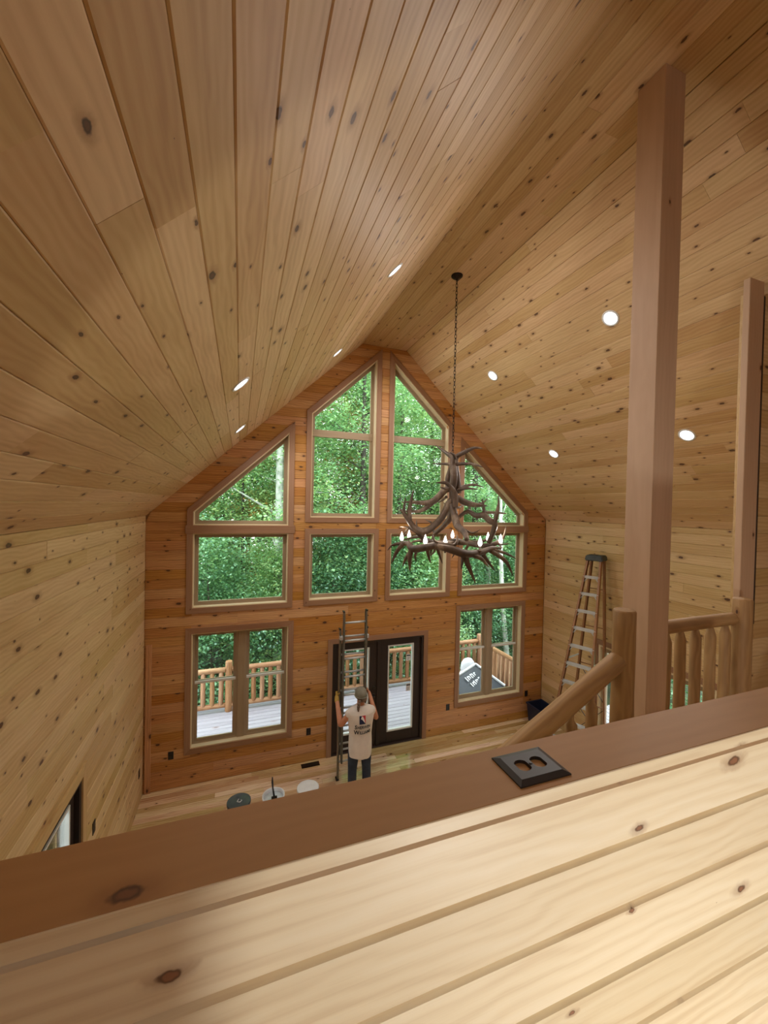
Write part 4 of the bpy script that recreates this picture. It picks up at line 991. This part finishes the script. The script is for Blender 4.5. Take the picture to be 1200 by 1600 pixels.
# ------------------------------------------------------------------ buckets and bin
def bucket(x, y, label, mat, lid=None, lidmat=None):
    b = thing('paint_bucket', label, 'bucket', (x, y, 0), 'paint buckets')
    if lid: prof = [(0.135, 0), (0.138, 0.01), (0.152, 0.33), (0.158, 0.335), (0.158, 0.345), (0.15, 0.35)]
    else: prof = [(0.135, 0), (0.138, 0.01), (0.152, 0.34), (0.162, 0.345), (0.162, 0.368), (0.150, 0.370), (0.146, 0.345), (0.144, 0.30)]
    MB().lathe((x, y, 0), prof, 32).build('pail', mat, b, True)
    if lid: MB().lathe((x, y, 0), [(0.152, 0.340), (0.165, 0.345), (0.165, 0.372), (0.158, 0.376), (0.150, 0.370), (0.06, 0.370)], 32).build('lid', lidmat or mat, b, True)
    else: MB().lathe((x, y, 0), [(0.1445, 0.30), (0.1445, 0.318), (0.05, 0.319)], 32).build('paint', 'paint', b, True)
    pts = [(x+0.165*math.cos(a), y-0.165*abs(math.sin(a))*0.55, 0.30-0.11*math.sin(a)) for a in [i*math.pi/12 for i in range(13)]]
    MB().tube(pts, 0.003, 5).build('bail', 'alu', b, True)
    return b
b1 = bucket(0.045, 5.955, 'dark grey lidded bucket on the floor, leftmost of three behind the cap', 'bucketgrey', True)
b2 = bucket(0.525, 5.935, 'white open paint bucket with a dark brush standing in it', 'white')
b3 = bucket(1.030, 5.925, 'white bucket with a plain white lid, nearest the ladder', 'white', True)
lp = thing('wire_hook', 'light wire hook lying on the dark grey bucket lid', 'hook', (0.045, 5.96, 0.376))
MB().tube([(0.02, 5.94, .379), (0.05, 6.0, .379), (0.085, 5.95, .379), (0.06, 5.92, .379), (0.03, 5.935, .379)], 0.006, 6).build('hook_wire', 'white', lp, True)
br = thing('paint_brush', 'dark long-handled brush standing in the white open bucket', 'brush', (0.525, 5.98, 0.33))
MB().tube([(0.535, 5.93, 0.34), (0.52, 6.0, 0.42), (0.515, 6.03, 0.50), (0.515, 6.045, 0.56)], [0.014, 0.012, 0.014, 0.008], 8).build('brush_handle', 'black', br, True)
MB().box((0.495, 5.905, 0.318), (0.575, 5.935, 0.35), 0.004).build('bristles', 'iron', br)
bn = thing('storage_bin', 'navy plastic tote in the far right corner of the floor', 'bin', (6.2, 6.8, 0))
m = MB(); x0, x1, y0, y1, hh, tp = 6.02, 6.42, 6.58, 7.02, 0.40, 0.03
o_lo = [(x0+tp, y0+tp, 0), (x1-tp, y0+tp, 0), (x1-tp, y1-tp, 0), (x0+tp, y1-tp, 0)]; o_hi = [(x0, y0, hh), (x1, y0, hh), (x1, y1, hh), (x0, y1, hh)]
i_hi = [(x0+.012, y0+.012, hh), (x1-.012, y0+.012, hh), (x1-.012, y1-.012, hh), (x0+.012, y1-.012, hh)]; i_lo = [(a+(.012 if a < 6.2 else -.012), b_+(.012 if b_ < 6.8 else -.012), .015) for a, b_, c in o_lo]
m.add(o_lo+o_hi+i_hi+i_lo, [(3, 2, 1, 0)]+[(i, (i+1) % 4, 4+(i+1) % 4, 4+i) for i in range(4)]+[(4+i, 4+(i+1) % 4, 8+(i+1) % 4, 8+i) for i in range(4)]+[(8+i, 8+(i+1) % 4, 12+(i+1) % 4, 12+i) for i in range(4)]+[(12, 13, 14, 15)])
m.build('tub', 'bin', bn)
m = MB()
for a, b_ in (((x0-.015, y0-.015, hh-.03), (x1+.015, y0, hh)), ((x0-.015, y1, hh-.03), (x1+.015, y1+.015, hh)), ((x0-.015, y0, hh-.03), (x0, y1, hh)), ((x1, y0, hh-.03), (x1+.015, y1, hh))): m.box(a, b_)
m.build('rim', 'bin', bn)

# ------------------------------------------------------------------ assumed work light, added unseen behind the viewer to light the half wall
wl = thing('assumed_work_light', 'assumed unseen yellow work light on a low stand, added to light the half wall', 'assumed work light', (0.95, -1.05, LOFT))  # assumed lamp, added out of view to brighten the half wall
HL = V((0.95, -1.05, LOFT+0.26))
m = MB()
for sx in (-1, 1): m.tube([(0.95+sx*0.13, -1.16, LOFT+0.01), (0.95+sx*0.13, -0.92, LOFT+0.01)], 0.01, 8)
m.tube([(0.82, -1.05, LOFT+0.01), (0.82, -1.06, LOFT+0.26), (0.95, -1.09, LOFT+0.26), (1.08, -1.06, LOFT+0.26), (1.08, -1.05, LOFT+0.01)], 0.01, 8)
m.build('stand', 'iron', wl, True)
aim = V((math.sin(math.radians(ASSUMED_WORK_AZ))*math.cos(math.radians(17)), math.cos(math.radians(ASSUMED_WORK_AZ))*math.cos(math.radians(17)), math.sin(math.radians(17)))); sx_ = aim.cross(Z_).normalized(); uz = sx_.cross(aim)
MB().obox(HL-aim*0.05, sx_, aim, uz, 0.22, 0.09, 0.17).build('lamp_housing', 'glove', wl)
MB().obox(HL-aim*0.003, sx_, aim, uz, 0.19, 0.004, 0.14).build('lamp_glass', 'lens', wl)
ld = bpy.data.lights.new('assumed_work_lamp', 'SPOT'); ld.energy = ASSUMED_WORK_W; ld.color = (1.0, 0.97, 0.92); ld.spot_size = math.radians(80); ld.spot_blend = 0.035; ld.shadow_soft_size = 0.07  # left edge of the cone stands in for a cast shadow
lo = bpy.data.objects.new('assumed_work_lamp', ld); W = V((0, 0, -1)).rotation_difference(aim).to_matrix().to_4x4(); W.translation = HL+aim*0.02; reg(lo, W, wl)

# ------------------------------------------------------------------ deck
dk = struct('floor_deck', 'weathered grey plank deck outside the patio door', 'deck')
y = D+0.23
while y < 9.72:
    for a, b_ in ((-4.2, 1.1), (1.1, 6.75)): plank(dk, V((0, 0, -0.10)), X_, Y_, Z_, a, b_, a, b_, y, y+0.14, 'deck', 0.035, 0.006, 'deck_board', 0.005)
    y += 0.14
MB().box((-4.2, D+0.2, -0.35), (6.75, 9.74, -0.14)).build('deck_frame', 'bark', dk)
dk2 = struct('floor_side_deck', 'pale side porch boards outside the right glass door', 'deck')
x = XR+0.21
while x < 9.6:
    plank(dk2, V((0, 0, -0.10)), Y_, -X_, Z_, 2.2, 7.1, 2.2, 7.1, -x-0.14, -x, 'deck', 0.035, 0.006, 'deck_board', 0.005); x += 0.14
dr_ = thing('deck_railing', 'peeled log railing round the deck outside the windows', 'railing', (1.2, 9.6, -0.1))
RY, RX = 9.60, 6.50
for x in (-3.5, -0.185, 3.15, RX): log('post', (x, RY, -0.10), (x, RY, 1.05), 0.080, 0.076, 'decklog', dr_, 14, int(x*10)+90, 0.01)
log('post', (RX, 7.45, -0.10), (RX, 7.45, 1.05), 0.08, 0.076, 'decklog', dr_, 14, 99, 0.01)
px_ = [-3.5, -0.185, 3.15, RX]
for i in range(3):
    a, b_ = px_[i]+0.07, px_[i+1]-0.07
    log('top_rail', (a, RY, 0.86), (b_, RY, 0.86), 0.058, 0.062, 'decklog', dr_, 12, 110+i, 0.012)
    log('bottom_rail', (a, RY, 0.05), (b_, RY, 0.05), 0.056, 0.056, 'decklog', dr_, 12, 120+i, 0.012)
    nb_ = int((b_-a)/0.185)
    for k in range(nb_): x = a+(k+0.5)*(b_-a)/nb_; log('baluster', (x, RY, 0.06), (x, RY, 0.85), 0.053, 0.053, 'decklog', dr_, 8, 200+i*40+k, 0.03, seg=4)
log('top_rail', (RX, 7.5, 0.86), (RX, RY-0.07, 0.86), 0.06, 0.06, 'decklog', dr_, 12, 130, 0.012)
log('bottom_rail', (RX, 7.5, 0.05), (RX, RY-0.07, 0.05), 0.056, 0.056, 'decklog', dr_, 12, 131, 0.012)
for k in range(11): y = 7.6+k*0.178; log('baluster', (RX, y, 0.06), (RX, y, 0.85), 0.053, 0.053, 'decklog', dr_, 8, 340+k, 0.03, seg=4)

# wrapped pile on the deck outside the right window
wp = thing('wrapped_pile', 'black-plastic wrapped pile with pale lettering on the deck outside the right window', 'pile', (5.5, 8.2, -0.1))
QA, QB, QC, QD = V((5.02, 8.30, .56)), V((5.80, 8.72, .60)), V((6.20, 8.02, .28)), V((4.75, 7.72, .30))
m = MB(); base = [V((p.x, p.y, -0.10)) for p in (QA, QB, QC, QD)]
m.add([QD, QC, QB, QA]+[base[3], base[2], base[1], base[0]], [(0, 1, 2, 3), (7, 6, 5, 4), (0, 4, 5, 1), (1, 5, 6, 2), (2, 6, 7, 3), (3, 7, 4, 0)])
wb_ = m.build('wrapping', 'tarp', wp)
for a, b_ in ((QA, QB), (QB, QC)): MB().bar(a+Z_*0.02, b_+Z_*0.02, 0.05, 0.035).build('edge_lath', 'white', wp)
uu = (QB-QA).normalized(); vv = (QD-QA); vv = (vv-uu*vv.dot(uu)).normalized(); nn2 = uu.cross(vv)
if nn2.z < 0: nn2 = -nn2
for r_ in range(2):
    m = MB()
    for k in range(6):
        c = QA+(QC-QA)*0.10+uu*(0.05+0.075*k)+vv*(0.10+0.17*r_)+nn2*0.02
        hgt = 0.12-0.02*((k*7+r_) % 3); m.obox(c, uu, vv, nn2, 0.030, hgt, 0.004)
        if k % 2: m.obox(c+uu*0.03-vv*hgt*0.35, uu, vv, nn2, 0.045, 0.028, 0.004)
    m.build('pale_lettering', 'white', wb_)
cv = thing('covered_chair', 'pale blue-white covered seat beside the wrapped pile on the deck', 'chair', (5.9, 9.05, -0.1))
m = MB(); m.box((5.62, 8.86, -0.10), (6.06, 9.26, 0.30), 0.07); m.build('seat_cover', 'white', cv)
m = MB(); m.lathe((5.86, 9.18, 0.24), [(0.20, 0), (0.215, 0.10), (0.19, 0.24), (0.12, 0.33), (0.03, 0.355)], 18, sx=1.0, sy=0.55); m.build('back_cover', 'white', cv, True)

# ------------------------------------------------------------------ forest
gr = struct('ground', 'sloping forest floor beyond the deck', 'ground')
gm = MB(); NXg, NYg = 24, 16; vs = []
for j in range(NYg+1):
    for i in range(NXg+1):
        x = -40+i*90/NXg; y = 7.4+j*50/NYg; vs.append((x, y, -1.2-0.06*(y-9)+0.25*math.sin(x*0.7+y)*math.cos(y*0.5)))
gm.add(vs, [(j*(NXg+1)+i, j*(NXg+1)+i+1, (j+1)*(NXg+1)+i+1, (j+1)*(NXg+1)+i) for j in range(NYg) for i in range(NXg)])
gm.box((9.65, -6, -1.5), (45, 7.4, -1.2)); gm.box((-40, -6, -1.5), (-2, 7.4, -1.2))
gm.build('soil', 'ground', gr, False)

def leaves_mesh(name, centers, count, spread, size, mat, seed):
    r = random.Random(seed); vs = []; fs = []
    g = r.gauss
    for i in range(count):
        c = centers[r.randrange(len(centers))]; s = size*r.uniform(0.6, 1.3)
        x = c[0]+g(0, spread); y = c[1]+g(0, spread); z = c[2]+g(0, spread*0.75)
        a = r.uniform(0, 6.283); tl = r.uniform(-0.7, 0.7); rl = r.uniform(-0.8, 0.8)
        dx, dy, dz = math.cos(a)*math.cos(tl), math.sin(a)*math.cos(tl), math.sin(tl)
        ex, ey, ez = -math.sin(a)*math.cos(rl), math.cos(a)*math.cos(rl), math.sin(rl)
        w2 = s*0.34; n = len(vs)
        vs += [(x-dx*s*.5, y-dy*s*.5, z-dz*s*.5), (x+ex*w2, y+ey*w2, z+ez*w2), (x+dx*s*.5, y+dy*s*.5, z+dz*s*.5), (x-ex*w2, y-ey*w2, z-ez*w2)]
        fs.append((n, n+1, n+2, n+3))
    me = bpy.data.meshes.new(name); me.from_pydata(vs, [], fs); me.materials.append(MT[mat]); return me
def tree_proto(seed, H, R0, z_low, nb, blen, nleaf, spread, size, lean=0.0, droop=0.0):
    """trunk mesh, branch mesh, foliage mesh (local, base at origin)"""
    r = random.Random(seed); pts = []; rad = []; k = 10; ph = r.uniform(0, 6)
    for i in range(k+1):
        t = i/k; pts.append((lean*H*t+0.12*math.sin(ph+3*t), 0.12*math.cos(ph+2.3*t), H*t)); rad.append(R0*(1-0.86*t))
    tm = MB().tube(pts, rad, 9); bm_ = MB(); cen = []
    for i in range(nb):
        t = z_low+(0.98-z_low)*(i+r.random())/nb; q = V(pts[min(k-1, int(t*k))]).lerp(V(pts[min(k, int(t*k)+1)]), t*k-int(t*k))
        a = i*2.4+r.uniform(-.5, .5); L = blen*(1.05-0.75*t)*r.uniform(.75, 1.15)
        u = V((math.cos(a), math.sin(a), r.uniform(.15, .6)-droop)); p1 = q+u*L*0.5; p2 = q+u*L+V((0, 0, -0.08*L))
        br_ = R0*(1-0.8*t)*0.32
        bm_.tube([q, p1, p2], [br_, br_*.6, br_*.2], 5)
        for s in (-1, 1):
            w_ = V((math.cos(a+s*0.7), math.sin(a+s*0.7), u.z)); bm_.tube([p1, p1+w_*L*0.42], [br_*.5, br_*.12], 4); cen.append(p1+w_*L*0.35); cen.append(p1+w_*L*0.2)
        cen += [p2, q+u*L*0.75, p1]
    def mk(nm, mb, mat):
        me = bpy.data.meshes.new(nm); me.from_pydata([tuple(v) for v in mb.v], [], mb.f); me.materials.append(MT[mat]); me.polygons.foreach_set('use_smooth', [True]*len(me.polygons)); return me
    return mk('trunk', tm, 'bark'), mk('branches', bm_, 'bark'), leaves_mesh('foliage', cen, nleaf, spread, size, 'leaf', seed+5)
PROTO = {'maple': tree_proto(1, 15, 0.17, 0.10, 26, 3.6, 36000, 0.44, 0.115), 'tall': tree_proto(2, 19, 0.20, 0.22, 26, 3.4, 30000, 0.44, 0.12),
         'slim': tree_proto(3, 14, 0.11, 0.12, 24, 2.6, 24000, 0.42, 0.11), 'under': tree_proto(4, 6.5, 0.07, 0.08, 20, 2.4, 22000, 0.42, 0.11, droop=0.1)}
def plant(name, kind, label, x, y, rz, s, cat, leaf=None, bark=None, group=None, z0=None):
    gz = -1.2-0.06*(y-9) if y > 7.4 else -1.2
    t = thing(name, label, cat, (x, y, gz if z0 is None else z0), group); W = Matrix.Translation(V((x, y, gz if z0 is None else z0))) @ Matrix.Rotation(rz, 4, 'Z') @ Matrix.Scale(s, 4)
    for nm, me in zip(('trunk', 'branches', 'foliage'), PROTO[kind]):
        o = bpy.data.objects.new(nm, me); reg(o, W, t)
        if nm == 'foliage': o['kind'] = 'stuff'
        m_ = leaf if nm == 'foliage' else bark
        if m_: o.material_slots[0].link = 'OBJECT'; o.material_slots[0].material = MT[m_]
    return t
# trunks that can be told apart through the windows
plant('forest_tree', 'maple', 'dark-trunked leafy tree with level branches behind the left centre windows', 4.10, 13.8, 0.4, 1.0, 'tree')
plant('forest_tree', 'slim', 'thin dark-trunked tree behind the tall window right of centre', 5.80, 14.4, 1.4, 1.05, 'tree')
plant('forest_tree', 'tall', 'thick pale grey trunk rising behind the left deck window', 1.38, 14.0, 2.2, 0.95, 'tree', None, 'paleb')
plant('forest_tree', 'tall', 'dark leaning tree behind the sloped far right window', 9.25, 14.2, 3.0, 0.9, 'tree')
plant('forest_tree', 'maple', 'pale-barked tree behind the square window below the right slope', 10.2, 14.6, 4.0, 0.95, 'tree', None, 'paleb')
birch = thing('birch_trunk', 'white leaning birch trunk beyond the right deck window', 'tree', (9.3, 12.0, -1.4))
mb_ = MB(); p, r = crom([(9.42, 12.0, -1.5, .10), (9.30, 12.0, -0.6, .095), (9.12, 12.0, 0.8, .09), (8.98, 12.05, 3.0, .075), (8.9, 12.1, 6.5, .05)], 5); mb_.tube(p, r, 12); mb_.build('trunk', 'paleb', birch, True)
mb_ = MB(); mb_.tube([(8.98, 12.05, 3.2), (8.6, 12.3, 4.2), (8.2, 12.5, 4.9)], [.03, .02, .008], 6).tube([(8.95, 12.07, 4.2), (9.4, 12.2, 5.2)], [.03, .01], 6); mb_.build('branches', 'paleb', birch, True)
rr = random.Random(77)
pos = []
for row_, (yy, n, x0, x1, sc) in enumerate(((17.5, 9, -7, 18, 1.0), (22.0, 9, -10, 24, 1.15), (28.0, 5, -14, 32, 1.3))):
    for i in range(n):
        pos.append((x0+(x1-x0)*(i+0.5+rr.uniform(-.3, .3))/n, yy+rr.uniform(-1.3, 1.3), sc*rr.uniform(.85, 1.12), row_))
for i, (x, y, s, row_) in enumerate(pos):
    kind = ('maple', 'tall', 'slim', 'maple', 'tall')[i % 5]
    leaf = 'leaforange' if i in (3, 12) else ('leafdark' if (i*7) % 5 == 1 else None)
    plant('forest_tree', kind, 'leafy green forest tree standing back from the house' if leaf is None else ('leafy tree with orange turning leaves back in the forest' if leaf == 'leaforange' else 'dark green leafy tree back in the forest'),
          x, y, rr.uniform(0, 6.28), s, 'tree', leaf, None, 'green trees of the forest' if leaf is None else ('turning trees of the forest' if leaf == 'leaforange' else 'dark trees of the forest'))
ux = [(-4.6, 12.0), (-2.6, 12.6), (-0.8, 12.2), (1.0, 13.2), (2.8, 12.5), (4.9, 12.8), (6.6, 12.4), (8.2, 13.0), (10.2, 12.6), (12.2, 13.2), (-3.4, 15.3), (-0.6, 15.6), (3.0, 15.8), (6.8, 15.9), (12.8, 16.0), (14.6, 14.0), (11.8, 9.5), (12.5, 6.8), (13, 4.2), (11.6, 1.6)]
for i in range(13): ux.append((-11+i*2.9, 19.6+(i % 3)*1.1))
for i, (x, y) in enumerate(ux):
    wh = 'outside the glass door in the right wall' if x > 11 else ('just beyond the deck railing' if y < 14.5 else 'standing deeper in the forest behind the deck')
    tone = 'dark green' if i % 3 else 'bright green'
    plant('understory_tree', 'under', tone+' understory tree '+wh, x, y, rr.uniform(0, 6.28), rr.uniform(.62, .82)*(1.75 if y > 18 else 1), 'small tree',
          'leafdark' if i % 3 else None, None, tone+' understory trees '+wh)
